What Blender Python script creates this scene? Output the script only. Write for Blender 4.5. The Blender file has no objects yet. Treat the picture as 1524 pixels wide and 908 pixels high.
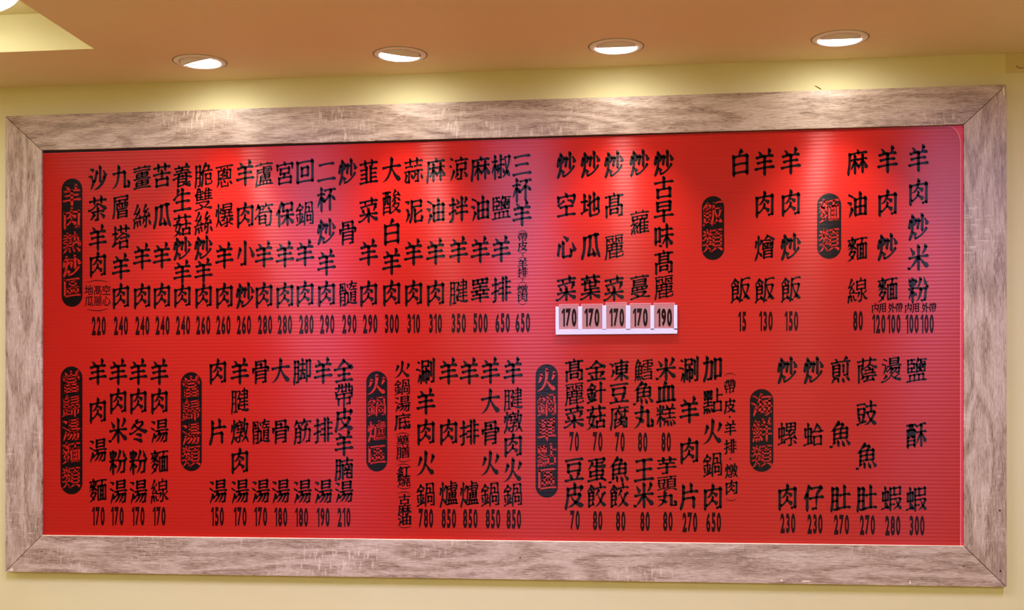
# Framed red menu board on a cream wall, lit by four recessed downlights.
import bpy, bmesh, math, random
from mathutils import Vector, Matrix

C = bpy.context.scene.collection
SC = bpy.context.scene
random.seed(7)

# ---------------------------------------------------------------- camera, world, lights, exposure
F, D, EYE = 1900.0, 2.5, 1.6            # focal length in pixels of a 1524 wide frame, distance to wall, eye height
PH = math.atan(238 / F)                 # the camera looks a little to the left of square-on
cam = bpy.data.cameras.new('camera'); camo = bpy.data.objects.new('camera', cam); C.objects.link(camo)
camo.location = (0, -D, EYE); camo.rotation_euler = (math.pi / 2, 0, PH)
cam.sensor_width = 36; cam.lens = 36 * F / 1524; cam.shift_y = 175 / 1524; cam.clip_start = .02
SC.camera = camo

world = bpy.data.worlds.new('world'); SC.world = world; world.use_nodes = True
world.node_tree.nodes['Background'].inputs[0].default_value = (1.0, .93, .84, 1)
world.node_tree.nodes['Background'].inputs[1].default_value = .25

CEIL = 2.295                            # ceiling height
LY = -.135                              # distance of the downlight row from the wall
LX = (-.902, -.509, -.1025, .3015)
LROLL = (-11, 10, 0, 0)                 # how each gimbal is twisted, degrees
COVE_X, COVE_Y, COVE_TOP = -1.066, -.242, CEIL + .07

def light(name, kind, loc, rot, power, color, **kw):
    l = bpy.data.lights.new(name, kind); l.energy = power; l.color = color
    for k, v in kw.items(): setattr(l, k, v)
    o = bpy.data.objects.new(name, l); o.location = loc; o.rotation_euler = rot; C.objects.link(o); return o

R = math.radians
for x, roll in zip(LX, LROLL):          # the beam of every downlight, aimed slightly at the wall
    light('downlight_beam', 'SPOT', (x, LY, CEIL - .004), (R(0), R(roll * .25), 0), 5.3, (1, .94, .88),
          spot_size=R(84), spot_blend=.75, shadow_soft_size=.012)
    light('downlight_spill', 'SPOT', (x, LY, CEIL - .004), (R(6), 0, 0), 0.4, (1, .90, .80),
          spot_size=R(165), spot_blend=.6, shadow_soft_size=.02)
# light from the cove lamps over the room and from the ceiling lamps behind the camera, then added unseen lights
light('cove_light', 'AREA', (-3.2, -1.5, COVE_TOP - .012), (0, 0, 0), 11, (1, .97, .9), shape='RECTANGLE', size=1.2, size_y=1.4)
light('dining_light', 'AREA', (.7, -3.6, CEIL - .02), (0, 0, 0), 40, (.93, 1, .92), shape='RECTANGLE', size=3.2, size_y=1.2)
light('added_cove_fill', 'POINT', (-2.1, -0.85, CEIL + .030), (0, 0, 0), 1.2, (1, .97, .93), shadow_soft_size=.02)  # unseen point light added to brighten the faces of the recess
for x in (-.98, -.397, .697):
    light('added_glare_light', 'AREA', (x, -0.95, CEIL - .03), (0, 0, 0), 5.6, (.54, .50, 1), shape='RECTANGLE', size=.16, size_y=.5)  # unseen bluish lights added to lay purple glare streaks on the board

SC.view_settings.view_transform = 'Standard'; SC.view_settings.look = 'None'
SC.view_settings.gamma = 1; SC.view_settings.use_curve_mapping = False
SC.view_settings.exposure = 1.15

# ---------------------------------------------------------------- helpers
def srgb(r, g, b):
    f = lambda c: ((c / 255 + .055) / 1.055) ** 2.4 if c > 10 else c / 255 / 12.92
    return (f(r), f(g), f(b), 1)

def ray(px, py):                         # direction, in the room, of a point of the 1524x908 photograph
    a = (px - 762) / F
    return Vector((a * math.cos(PH) - math.sin(PH), a * math.sin(PH) + math.cos(PH), (629 - py) / F))
def at(px, py, y=0):                     # ... where it meets the vertical plane at depth y
    d = ray(px, py); t = (D + y) / d[1]; return d[0] * t, EYE + d[2] * t
def scale_at(px, py, y=0):               # metres per pixel there, across and up
    a, b = at(px, py, y), at(px + 1, py, y); c = at(px, py - 1, y); return b[0] - a[0], c[1] - a[1]

def material(name):
    m = bpy.data.materials.new(name); m.use_nodes = True; nt = m.node_tree
    return m, nt, nt.nodes['Principled BSDF']
def N(nt, kind, **kw):
    n = nt.nodes.new(kind)
    for k, v in kw.items():
        if k in n.inputs: n.inputs[k].default_value = v
        else: setattr(n, k, v)
    return n
def plain(name, col, rough=.5, metal=0, emit=None, power=0):
    m, nt, b = material(name); b.inputs['Base Color'].default_value = col
    b.inputs['Roughness'].default_value = rough; b.inputs['Metallic'].default_value = metal
    no = N(nt, 'ShaderNodeTexNoise', Scale=60.0); bp = N(nt, 'ShaderNodeBump', Strength=.04, Distance=.001)
    nt.links.new(no.outputs[0], bp.inputs['Height']); nt.links.new(bp.outputs[0], b.inputs['Normal'])
    if emit: b.inputs['Emission Color'].default_value = emit; b.inputs['Emission Strength'].default_value = power
    return m
def ramp(nt, stops):
    r = nt.nodes.new('ShaderNodeValToRGB'); e = r.color_ramp.elements
    e[0].position, e[0].color = stops[0]; e[1].position, e[1].color = stops[-1]
    for p, c in stops[1:-1]: q = e.new(p); q.color = c
    return r

def mesh_obj(name, verts, faces, mat, parent=None, smooth=False):
    me = bpy.data.meshes.new(name); me.from_pydata([tuple(v) for v in verts], [], faces); me.update()
    if mat: me.materials.append(mat)
    if smooth:
        for p in me.polygons: p.use_smooth = True
    o = bpy.data.objects.new(name, me); C.objects.link(o); o.parent = parent; return o
def bm_obj(name, bm, mat, parent=None, smooth=False):
    bmesh.ops.recalc_face_normals(bm, faces=bm.faces)
    me = bpy.data.meshes.new(name); bm.to_mesh(me); bm.free(); me.materials.append(mat)
    if smooth:
        for p in me.polygons: p.use_smooth = True
    o = bpy.data.objects.new(name, me); C.objects.link(o); o.parent = parent; return o
def empty(name, loc):
    o = bpy.data.objects.new(name, None); o.location = loc; o.empty_display_size = .05; C.objects.link(o); return o
def tag(o, label=None, cat=None, group=None, kind=None):
    for k, v in (('label', label), ('category', cat), ('group', group), ('kind', kind)):
        if v: o[k] = v
    return o
def box(bm, x0, x1, y0, y1, z0, z1, bevel=0):
    g = bmesh.ops.create_cube(bm, size=1, matrix=Matrix.Translation(((x0 + x1) / 2, (y0 + y1) / 2, (z0 + z1) / 2)) @ Matrix.Diagonal((x1 - x0, y1 - y0, z1 - z0, 1)))
    if bevel:
        es = {e for v in g['verts'] for e in v.link_edges}
        bmesh.ops.bevel(bm, geom=list(es), offset=bevel, segments=2, affect='EDGES')
def prism(bm, poly, y0, y1):             # a polygon given in x, z, pulled from y0 to y1
    a = [bm.verts.new((x, y0, z)) for x, z in poly]; b = [bm.verts.new((x, y1, z)) for x, z in poly]; n = len(poly)
    bm.faces.new(a); bm.faces.new(b[::-1])
    for i in range(n): bm.faces.new((a[i], b[i], b[(i + 1) % n], a[(i + 1) % n]))
def lathe(bm, prof, seg=48, close=False):
    rings = [[bm.verts.new((r * math.cos(2 * math.pi * k / seg), r * math.sin(2 * math.pi * k / seg), z)) for k in range(seg)] for r, z in prof]
    pairs = list(zip(rings, rings[1:])) + ([(rings[-1], rings[0])] if close else [])
    for a, b in pairs:
        for k in range(seg): bm.faces.new((a[k], a[(k + 1) % seg], b[(k + 1) % seg], b[k]))

# ---------------------------------------------------------------- materials
def paint(name, col, col2):
    m, nt, b = material(name); g = N(nt, 'ShaderNodeNewGeometry'); L = nt.links.new
    n1 = N(nt, 'ShaderNodeTexNoise', Scale=2.2, Detail=6.0); n2 = N(nt, 'ShaderNodeTexNoise', Scale=160.0, Detail=3.0)
    L(g.outputs['Position'], n1.inputs['Vector']); L(g.outputs['Position'], n2.inputs['Vector'])
    r = ramp(nt, [(.3, col), (.75, col2)]); L(n1.outputs[0], r.inputs[0]); L(r.outputs[0], b.inputs['Base Color'])
    bp = N(nt, 'ShaderNodeBump', Strength=.12, Distance=.002); L(n2.outputs[0], bp.inputs['Height']); L(bp.outputs[0], b.inputs['Normal'])
    b.inputs['Roughness'].default_value = .6; b.inputs['Specular IOR Level'].default_value = .25
    return m
M_WALL = paint('cream_paint', srgb(232, 224, 170), srgb(226, 216, 160))
M_CEIL = paint('ceiling_paint', srgb(240, 220, 180), srgb(234, 213, 172))
M_FLOOR = paint('tan_floor', srgb(168, 132, 84), srgb(152, 118, 74))
M_PATCH = paint('touched_up_paint', srgb(222, 206, 152), srgb(216, 198, 144))

def wood(name, seed):
    """grey-brown oak laminate, the grain along the rail's own x axis"""
    m, nt, b = material(name); L = nt.links.new
    tc = N(nt, 'ShaderNodeTexCoord'); mp = N(nt, 'ShaderNodeMapping'); L(tc.outputs['Object'], mp.inputs[0])
    mp.inputs['Location'].default_value = (seed * 3.1, seed * 1.7, seed * .9); mp.inputs['Scale'].default_value = (1, 1, 1)
    st = N(nt, 'ShaderNodeMapping'); L(mp.outputs[0], st.inputs[0]); st.inputs['Scale'].default_value = (3.2, 1, 16)
    big = N(nt, 'ShaderNodeTexNoise', Scale=1.0, Detail=2.0); L(st.outputs[0], big.inputs['Vector'])
    mul = N(nt, 'ShaderNodeMath', operation='MULTIPLY'); mul.inputs[1].default_value = 15.0; L(big.outputs[0], mul.inputs[0])
    sn = N(nt, 'ShaderNodeMath', operation='SINE'); 
    m2 = N(nt, 'ShaderNodeMath', operation='MULTIPLY'); m2.inputs[1].default_value = 2.4; L(mul.outputs[0], m2.inputs[0]); L(m2.outputs[0], sn.inputs[0])
    f = N(nt, 'ShaderNodeMapping'); L(mp.outputs[0], f.inputs[0]); f.inputs['Scale'].default_value = (24, 1, 230)
    fine = N(nt, 'ShaderNodeTexNoise', Scale=1.0, Detail=6.0, Roughness=.75, Distortion=1.6); L(f.outputs[0], fine.inputs['Vector'])
    pv = N(nt, 'ShaderNodeMapping'); L(mp.outputs[0], pv.inputs[0]); pv.inputs['Scale'].default_value = (55, 1, 520); pv.inputs['Rotation'].default_value = (0, .05, 0)
    pore = N(nt, 'ShaderNodeTexNoise', Scale=1.0, Detail=3.0, Distortion=1.2); L(pv.outputs[0], pore.inputs['Vector'])
    c = N(nt, 'ShaderNodeMapping'); L(mp.outputs[0], c.inputs[0]); c.inputs['Scale'].default_value = (230, 1, 45)
    cross = N(nt, 'ShaderNodeTexNoise', Scale=1.0, Detail=2.0); L(c.outputs[0], cross.inputs['Vector'])
    pm = N(nt, 'ShaderNodeMapping'); L(mp.outputs[0], pm.inputs[0]); pm.inputs['Scale'].default_value = (5, 1, 9)
    patch = N(nt, 'ShaderNodeTexNoise', Scale=1.0, Detail=1.0); L(pm.outputs[0], patch.inputs['Vector'])
    pr = ramp(nt, [(.52, (0, 0, 0, 1)), (.68, (1, 1, 1, 1))]); L(patch.outputs[0], pr.inputs[0])
    def mad(a, k, add=None):
        q = N(nt, 'ShaderNodeMath', operation='MULTIPLY_ADD'); L(a, q.inputs[0]); q.inputs[1].default_value = k
        if add is None: q.inputs[2].default_value = 0
        else: L(add, q.inputs[2])
        return q.outputs[0]
    v = mad(sn.outputs[0], .06); v = mad(fine.outputs[0], .68, v); v = mad(pore.outputs[0], .36, v)
    cr = ramp(nt, [(.55, (0, 0, 0, 1)), (.72, (1, 1, 1, 1))]); L(cross.outputs[0], cr.inputs[0])
    cm = N(nt, 'ShaderNodeMath', operation='MULTIPLY'); L(cr.outputs[0], cm.inputs[0]); L(pr.outputs[0], cm.inputs[1])
    v = mad(cm.outputs[0], .22, v)
    r = ramp(nt, [(.34, srgb(112, 88, 70)), (.45, srgb(160, 135, 114)), (.56, srgb(190, 167, 145)), (.72, srgb(218, 200, 180))])
    L(v, r.inputs[0]); L(r.outputs[0], b.inputs['Base Color'])
    bp = N(nt, 'ShaderNodeBump', Strength=.25, Distance=.0006); L(v, bp.inputs['Height']); L(bp.outputs[0], b.inputs['Normal'])
    b.inputs['Roughness'].default_value = .42; b.inputs['Specular IOR Level'].default_value = .5
    return m

def ribs(nt, b, strength):
    """fine horizontal flutes of the corrugated plastic, felt through the printed film as well"""
    L = nt.links.new; g = N(nt, 'ShaderNodeNewGeometry'); s = N(nt, 'ShaderNodeSeparateXYZ'); L(g.outputs['Position'], s.inputs[0])
    k = N(nt, 'ShaderNodeMath', operation='MULTIPLY'); k.inputs[1].default_value = 2 * math.pi / .0071; L(s.outputs['Z'], k.inputs[0])
    w = N(nt, 'ShaderNodeMath', operation='SINE'); L(k.outputs[0], w.inputs[0])
    wav = N(nt, 'ShaderNodeTexNoise', Scale=14.0, Detail=2.0); L(g.outputs['Position'], wav.inputs['Vector'])
    ad = N(nt, 'ShaderNodeMath', operation='MULTIPLY_ADD'); ad.inputs[1].default_value = .6; L(wav.outputs[0], ad.inputs[0]); L(w.outputs[0], ad.inputs[2])
    bp = N(nt, 'ShaderNodeBump', Strength=1.0, Distance=strength); L(ad.outputs[0], bp.inputs['Height']); L(bp.outputs[0], b.inputs['Normal'])
    return w.outputs[0]
def film(name, col, rough, rib=8e-05, spec=.5):
    m, nt, b = material(name); w = ribs(nt, b, rib)
    a = N(nt, 'ShaderNodeMapRange'); nt.links.new(w, a.inputs[0]); a.inputs[1].default_value = -1; a.inputs[3].default_value = .96; a.inputs[4].default_value = 1.0
    h = N(nt, 'ShaderNodeHueSaturation'); h.inputs['Color'].default_value = col; nt.links.new(a.outputs[0], h.inputs['Value'])
    nt.links.new(h.outputs[0], b.inputs['Base Color']); b.inputs['Roughness'].default_value = rough; b.inputs['Specular IOR Level'].default_value = spec
    b.inputs['Anisotropic'].default_value = .95          # the flutes spread reflections up and down
    up = N(nt, 'ShaderNodeCombineXYZ'); up.inputs[2].default_value = 1; nt.links.new(up.outputs[0], b.inputs['Tangent'])
    return m
M_RED = film('red_printed_film', srgb(178, 28, 21), .29, spec=.28)
M_BACK = film('bright_red_backing', srgb(222, 30, 36), .4)
M_INK = film('black_ink', srgb(16, 8, 11), .32, spec=.16)
M_INK2 = film('thin_black_ink', srgb(34, 6, 8), .36, spec=.10)
M_TRIM = plain('white_lamp_metal', srgb(246, 240, 238), .45)
M_GAPSHADE = plain('painted_gap_shade', srgb(96, 44, 24), .8)  # dark colour standing in for shade round the lamp trim
M_CAN = plain('lamp_can_white', srgb(245, 244, 246), .5)
M_BODY = plain('grey_lamp_body', srgb(238, 226, 226), .5)
M_12 = plain('lamp_lens', srgb(255, 255, 255), .3, emit=(.95, .97, 1, 1), power=12)
M_GLOWDISC = plain('cove_lamp_glow', srgb(255, 255, 255), .4, emit=(1, .97, .95, 1), power=1.7)
M_PLASTIC = plain('white_plastic', srgb(214, 210, 226), .4)
M_SCREW = plain('dark_screw_head', srgb(58, 34, 28), .5, .4)
M_DARK = plain('gap_shade_black', srgb(34, 14, 12), .9)  # near-black standing in for the shade of the gap over the panel
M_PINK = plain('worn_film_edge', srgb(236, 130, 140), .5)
M_CHIP = plain('bare_chipboard', srgb(240, 226, 190), .8)
M_GAP = plain('mitre_gap', srgb(84, 56, 46), .8)

def card_plastic():
    m, nt, b = material('clear_card_plastic'); L = nt.links.new
    b.inputs['Base Color'].default_value = srgb(250, 235, 235); b.inputs['Roughness'].default_value = .25
    tr = N(nt, 'ShaderNodeBsdfTransparent'); mx = N(nt, 'ShaderNodeMixShader'); mx.inputs[0].default_value = .13
    out = nt.nodes['Material Output']; L(tr.outputs[0], mx.inputs[1]); L(b.outputs[0], mx.inputs[2]); L(mx.outputs[0], out.inputs[0])
    return m
M_CARD = card_plastic()

# ---------------------------------------------------------------- the room
X0, X1, YF = -4.0, 3.0, -5.5
def quad_obj(name, pts, mat):
    return tag(mesh_obj(name, pts, [tuple(range(len(pts)))], mat), kind='structure')
def slab(name, x0, x1, y0, y1, z0, z1, mat):
    bm = bmesh.new(); box(bm, x0, x1, y0, y1, z0, z1); return tag(bm_obj(name, bm, mat), kind='structure')
wall_back = slab('wall_back', X0, X1, 0, .1, 0, CEIL + .2, M_WALL)
slab('wall_left', X0 - .1, X0, YF, 0, 0, CEIL + .2, M_WALL)
slab('wall_right', X1, X1 + .1, YF, 0, 0, CEIL + .2, M_WALL)
slab('wall_front', X0, X1, YF - .1, YF, 0, CEIL + .2, M_WALL)
slab('floor', X0, X1, YF, 0, -.1, 0, M_FLOOR)

def make_ceiling():
    bm = bmesh.new(); z = CEIL; s = .07; ra = .0395; seg = 32
    def rect(x0, x1, y0, y1):
        if x1 - x0 > 1e-5 and y1 - y0 > 1e-5: bm.faces.new([bm.verts.new(p) for p in ((x0, y0, z), (x0, y1, z), (x1, y1, z), (x1, y0, z))])
    ya, yb = LY - s, LY + s
    rect(X0, X1, yb, 0); rect(X0, X1, COVE_Y, ya)
    rect(COVE_X, X1, YF, COVE_Y)
    x = X0
    for lx in LX:
        rect(x, lx - s, ya, yb); x = lx + s
        for k in range(seg):                     # a square of ceiling round each lamp hole
            p = []
            for j in (k, k + 1):
                a = 2 * math.pi * (j + .0) / seg - math.pi / 4; ca, sa = math.cos(a), math.sin(a); q = s / max(abs(ca), abs(sa))
                p.append(((lx + ra * ca, LY + ra * sa, z), (lx + q * ca, LY + q * sa, z)))
            bm.faces.new([bm.verts.new(v) for v in (p[0][0], p[0][1], p[1][1], p[1][0])])
    rect(x, X1, ya, yb)
    bmesh.ops.remove_doubles(bm, verts=bm.verts, dist=1e-5)
    tag(bm_obj('ceiling', bm, M_CEIL), kind='structure')
    bm = bmesh.new(); t = COVE_TOP                # upright faces and top of the cove
    for a, b in (((X0, COVE_Y), (COVE_X, COVE_Y)), ((COVE_X, COVE_Y), (COVE_X, YF))):
        bm.faces.new([bm.verts.new(v) for v in ((*a, z), (*b, z), (*b, t), (*a, t))])
    bm.faces.new([bm.verts.new(v) for v in ((X0, YF, t), (COVE_X, YF, t), (COVE_X, COVE_Y, t), (X0, COVE_Y, t))])
    bmesh.ops.remove_doubles(bm, verts=bm.verts, dist=1e-5)
    return tag(bm_obj('ceiling_recess', bm, M_WALL), kind='structure')
make_ceiling()

# repainted patch and two fine cracks at the top of the wall
x0, z1 = at(1497, 79.5); _, z0 = at(1497, 109)
bm = bmesh.new(); box(bm, x0, x0 + .16, -.0006, .0005, z0, CEIL - .0005); bm_obj('paint_patch', bm, M_PATCH, wall_back)
def tube(bm, pts, r, seg=5):
    prev = None
    for i, p in enumerate(pts):
        a = Vector(pts[max(0, i - 1)]); b = Vector(pts[min(len(pts) - 1, i + 1)]); t = (b - a).normalized()
        u = t.orthogonal().normalized(); v = t.cross(u)
        ring = [bm.verts.new(Vector(p) + r * (u * math.cos(2 * math.pi * k / seg) + v * math.sin(2 * math.pi * k / seg))) for k in range(seg)]
        if prev:
            for k in range(seg): bm.faces.new((prev[k], prev[(k + 1) % seg], ring[(k + 1) % seg], ring[k]))
        prev = ring
for pl in ([(1213, 128), (1217, 130), (1222, 133)], [(1512, 98), (1516, 101), (1519, 102), (1523, 101)]):
    bm = bmesh.new(); tube(bm, [(at(*p)[0], -.0008, at(*p)[1]) for p in pl], .0007); bm_obj('paint_crack', bm, plain('dark_crack_line', srgb(120, 88, 40), .8), wall_back)  # one even dark brown for the crack lines

# ---------------------------------------------------------------- downlights
DL = ('white round recessed downlight in the ceiling, nearest the square ceiling recess, twisted to one side',
      'white round recessed downlight, second along the row from the ceiling recess, tipped the opposite way',
      'white round recessed downlight above the column of green vegetable dishes, third from the ceiling recess',
      'white round recessed downlight over the noodle dishes, farthest from the ceiling recess')
for i, (x, roll) in enumerate(zip(LX, LROLL)):
    t = tag(empty('recessed_downlight', (x, LY, CEIL)), DL[i], 'downlight', 'downlights in a row over the menu board')
    bm = bmesh.new(); lathe(bm, [(.0385, .0), (.0385, -.0012), (.040, -.0026), (.047, -.0022), (.0502, -.0002), (.0500, .0)]); bm_obj('trim_ring', bm, M_TRIM, t, True)
    bm = bmesh.new(); lathe(bm, [(.0501, -.0001), (.0510, -.0004), (.0517, -.0001)]); bm_obj('painted_shade_ring', bm, M_GAPSHADE, t, True)  # dark ring painted as the shaded outline of the trim
    bm = bmesh.new(); lathe(bm, [(.0385, 0), (.0385, .05), (.001, .05)]); bm_obj('lamp_can', bm, M_CAN, t, True)
    g = empty('gimbal', (0, 0, 0)); g.parent = t
    bpy.data.objects.remove(g)
    rot = Matrix.Rotation(R(17), 4, 'X') @ Matrix.Rotation(R(roll), 4, 'Y')
    bm = bmesh.new(); lathe(bm, [(.0300, .0022), (.0312, -.0006), (.0350, -.0008), (.0362, .001), (.0362, .012), (.026, .024), (.001, .026)])
    bmesh.ops.transform(bm, matrix=rot, verts=bm.verts); gb = bm_obj('gimbal', bm, M_BODY, t, True)
    bm = bmesh.new(); lathe(bm, [(.0303, .002), (.018, .0012), (.0005, .001)])
    bmesh.ops.transform(bm, matrix=rot, verts=bm.verts); bm_obj('lens', bm, M_12, gb, True)

# round lamp set flush into the cove
t = tag(empty('ceiling_lamp', (-1.300, -.502, COVE_TOP)), 'round white glowing ceiling lamp inside the square recess, cut by the frame edge', 'ceiling lamp')
bm = bmesh.new(); lathe(bm, [(.001, -.030), (.186, -.029), (.200, -.022), (.202, 0)]); bm_obj('diffuser', bm, M_GLOWDISC, t, True)
bm = bmesh.new(); lathe(bm, [(.2025, -.008), (.208, -.006), (.208, 0)]); bm_obj('rim', bm, M_TRIM, t, True)

# ---------------------------------------------------------------- menu board: frame and panel
FX0, FX1, FZ0, FZ1 = -1.3637, .6205, 1.2924, 2.2317      # outside of the frame
IX0, IX1, IZ0, IZ1 = -1.2850, .5441, 1.3677, 2.1597      # inside
FT = 0.018
board = tag(empty('menu_board', (0, 0, 0)), 'long red menu board with black vertical writing in a grey-brown wood frame', 'menu board')
cx, cz = (FX0 + FX1) / 2, (FZ0 + FZ1) / 2
g = .0007
def rail(pts, along_z, seed, label=None):
    """a mitred board; its own x axis runs along the grain"""
    mx = sum(p[0] for p in pts) / 4; mz = sum(p[1] for p in pts) / 4
    bm = bmesh.new()
    if along_z: loc = [(p[1] - mz, -(p[0] - mx)) for p in pts]
    else: loc = [(p[0] - mx, p[1] - mz) for p in pts]
    prism(bm, loc, -FT, -.0001)
    bmesh.ops.bevel(bm, geom=[e for e in bm.edges if all(v.co.y < -FT / 2 for v in e.verts)], offset=.0004, segments=1, affect='EDGES')
    o = bm_obj('frame_rail', bm, wood('oak_laminate', seed), board)
    o.location = (mx, 0, mz)
    if along_z: o.rotation_euler = (0, -math.pi / 2, 0)
    return o
top = rail([(FX0 + g, FZ1), (FX1 - g, FZ1), (IX1 - g, IZ1), (IX0 + g, IZ1)], False, 1.0)
bottom = rail([(FX0 + g, FZ0), (IX0 + g, IZ0), (IX1 - g, IZ0), (FX1 - g, FZ0)], False, 2.3)
left = rail([(FX0, FZ0 + g), (FX0, FZ1 - g), (IX0, IZ1 - g), (IX0, IZ0 + g)], True, 3.7)
right = rail([(FX1, FZ1 - g), (FX1, FZ0 + g), (IX1, IZ0 + g), (IX1, IZ1 - g)], True, 5.2)
def on_rail(o, px, py): # the same place in the rail's own coordinates
    x, z = at(px, py, -FT); lx, lz = x - o.location.x, z - o.location.z
    return (lz, -lx) if o in (left, right) else (lx, lz)
for o, px, py, r in ((bottom, 62, 821, .0015), (bottom, 774, 830, .0017), (bottom, 1434, 843, .0015), (right, 1488, 760, .0020), (right, 1489, 850, .0022), (left, 33, 472, .0012)):
    x, z = on_rail(o, px, py); bm = bmesh.new()
    bmesh.ops.create_cone(bm, cap_ends=True, segments=10, radius1=r, radius2=r * .7, depth=.001, matrix=Matrix.Translation((x, -FT - .0003, z)) @ Matrix.Rotation(math.pi / 2, 4, 'X') @ Matrix.Diagonal((1.4 if o is bottom else 1, .7 if o is bottom else 1, 1, 1)))
    bm_obj('screw', bm, M_SCREW, o)
def chip(o, pts):
    bm = bmesh.new(); prism(bm, [on_rail(o, *p) for p in pts], -FT - .0003, -FT + .0002); bm_obj('edge_chip', bm, M_CHIP, o)
chip(bottom, [(1161, 865.3), (1163.5, 861), (1165.5, 865.4)]); chip(bottom, [(1192, 866), (1196, 864), (1204, 864.2), (1207, 866.3)])
chip(bottom, [(1353, 868.6), (1354, 864), (1355, 864), (1356, 868.6)])
chip(right, [(1491.8, 132), (1494.4, 128), (1495.2, 140), (1493.6, 144)])
chip(bottom, [(14, 849.5), (18, 845), (20, 849.6)])

PY = -.0122                                              # front of the backing sheet
bm = bmesh.new(); box(bm, IX0 + .0001, IX1 - .0001, -.0116, -.0004, IZ0 + .0001, IZ1 - .0001); bm_obj('gap_shade_sheet', bm, M_DARK, board)  # dark sheet added as the shade in the gap above the red panel
bm = bmesh.new(); prism(bm, [(IX0 + .0003, IZ0 + .0003), (IX1 - .0003, IZ0 + .0003), (IX1 - .0003, 2.1590), (IX0 + .0003, 2.1542)], PY, -.0116); bm_obj('backing_sheet', bm, M_BACK, board)
FY = PY - .0004                                          # front of the printed film
fx1 = .5392; fz0, fz1, fx0 = IZ0 + .0008, 2.1582, IX0 + .0012
xa = .5184
poly = [(fx0, fz0), (fx1, fz0), (fx1, fz1 - .034)] + [(fx1 - (fx1 - xa) * (1 - math.cos(a)) , fz1 - .034 + .034 * math.sin(a)) for a in [math.pi / 2 * k / 6 for k in range(1, 7)]] + [(fx0, 2.1528)]
bm = bmesh.new(); prism(bm, poly, FY, PY); bm_obj('printed_film', bm, M_RED, board)
bm = bmesh.new(); box(bm, IX0, IX1, -FT + .0005, -.0005, IZ0 - .0001, IZ0 + .0009); tag(bm_obj('frame_lip', bm, M_CHIP, board), 'pale cut edge of the frame under the red panel')
bm = bmesh.new()
for (ax, az), (bx, bz) in zip(poly[1:-1], poly[2:-1]):       # worn pale edge of the film
    prism(bm, [(ax, az), (bx, bz), (bx - .0011, bz - .0008), (ax - .0011, az - .0008)], FY - .0001, FY + .0001)
bm_obj('film_edge', bm, M_PINK, board)
IY = FY - .00015                                         # front of the ink

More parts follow.
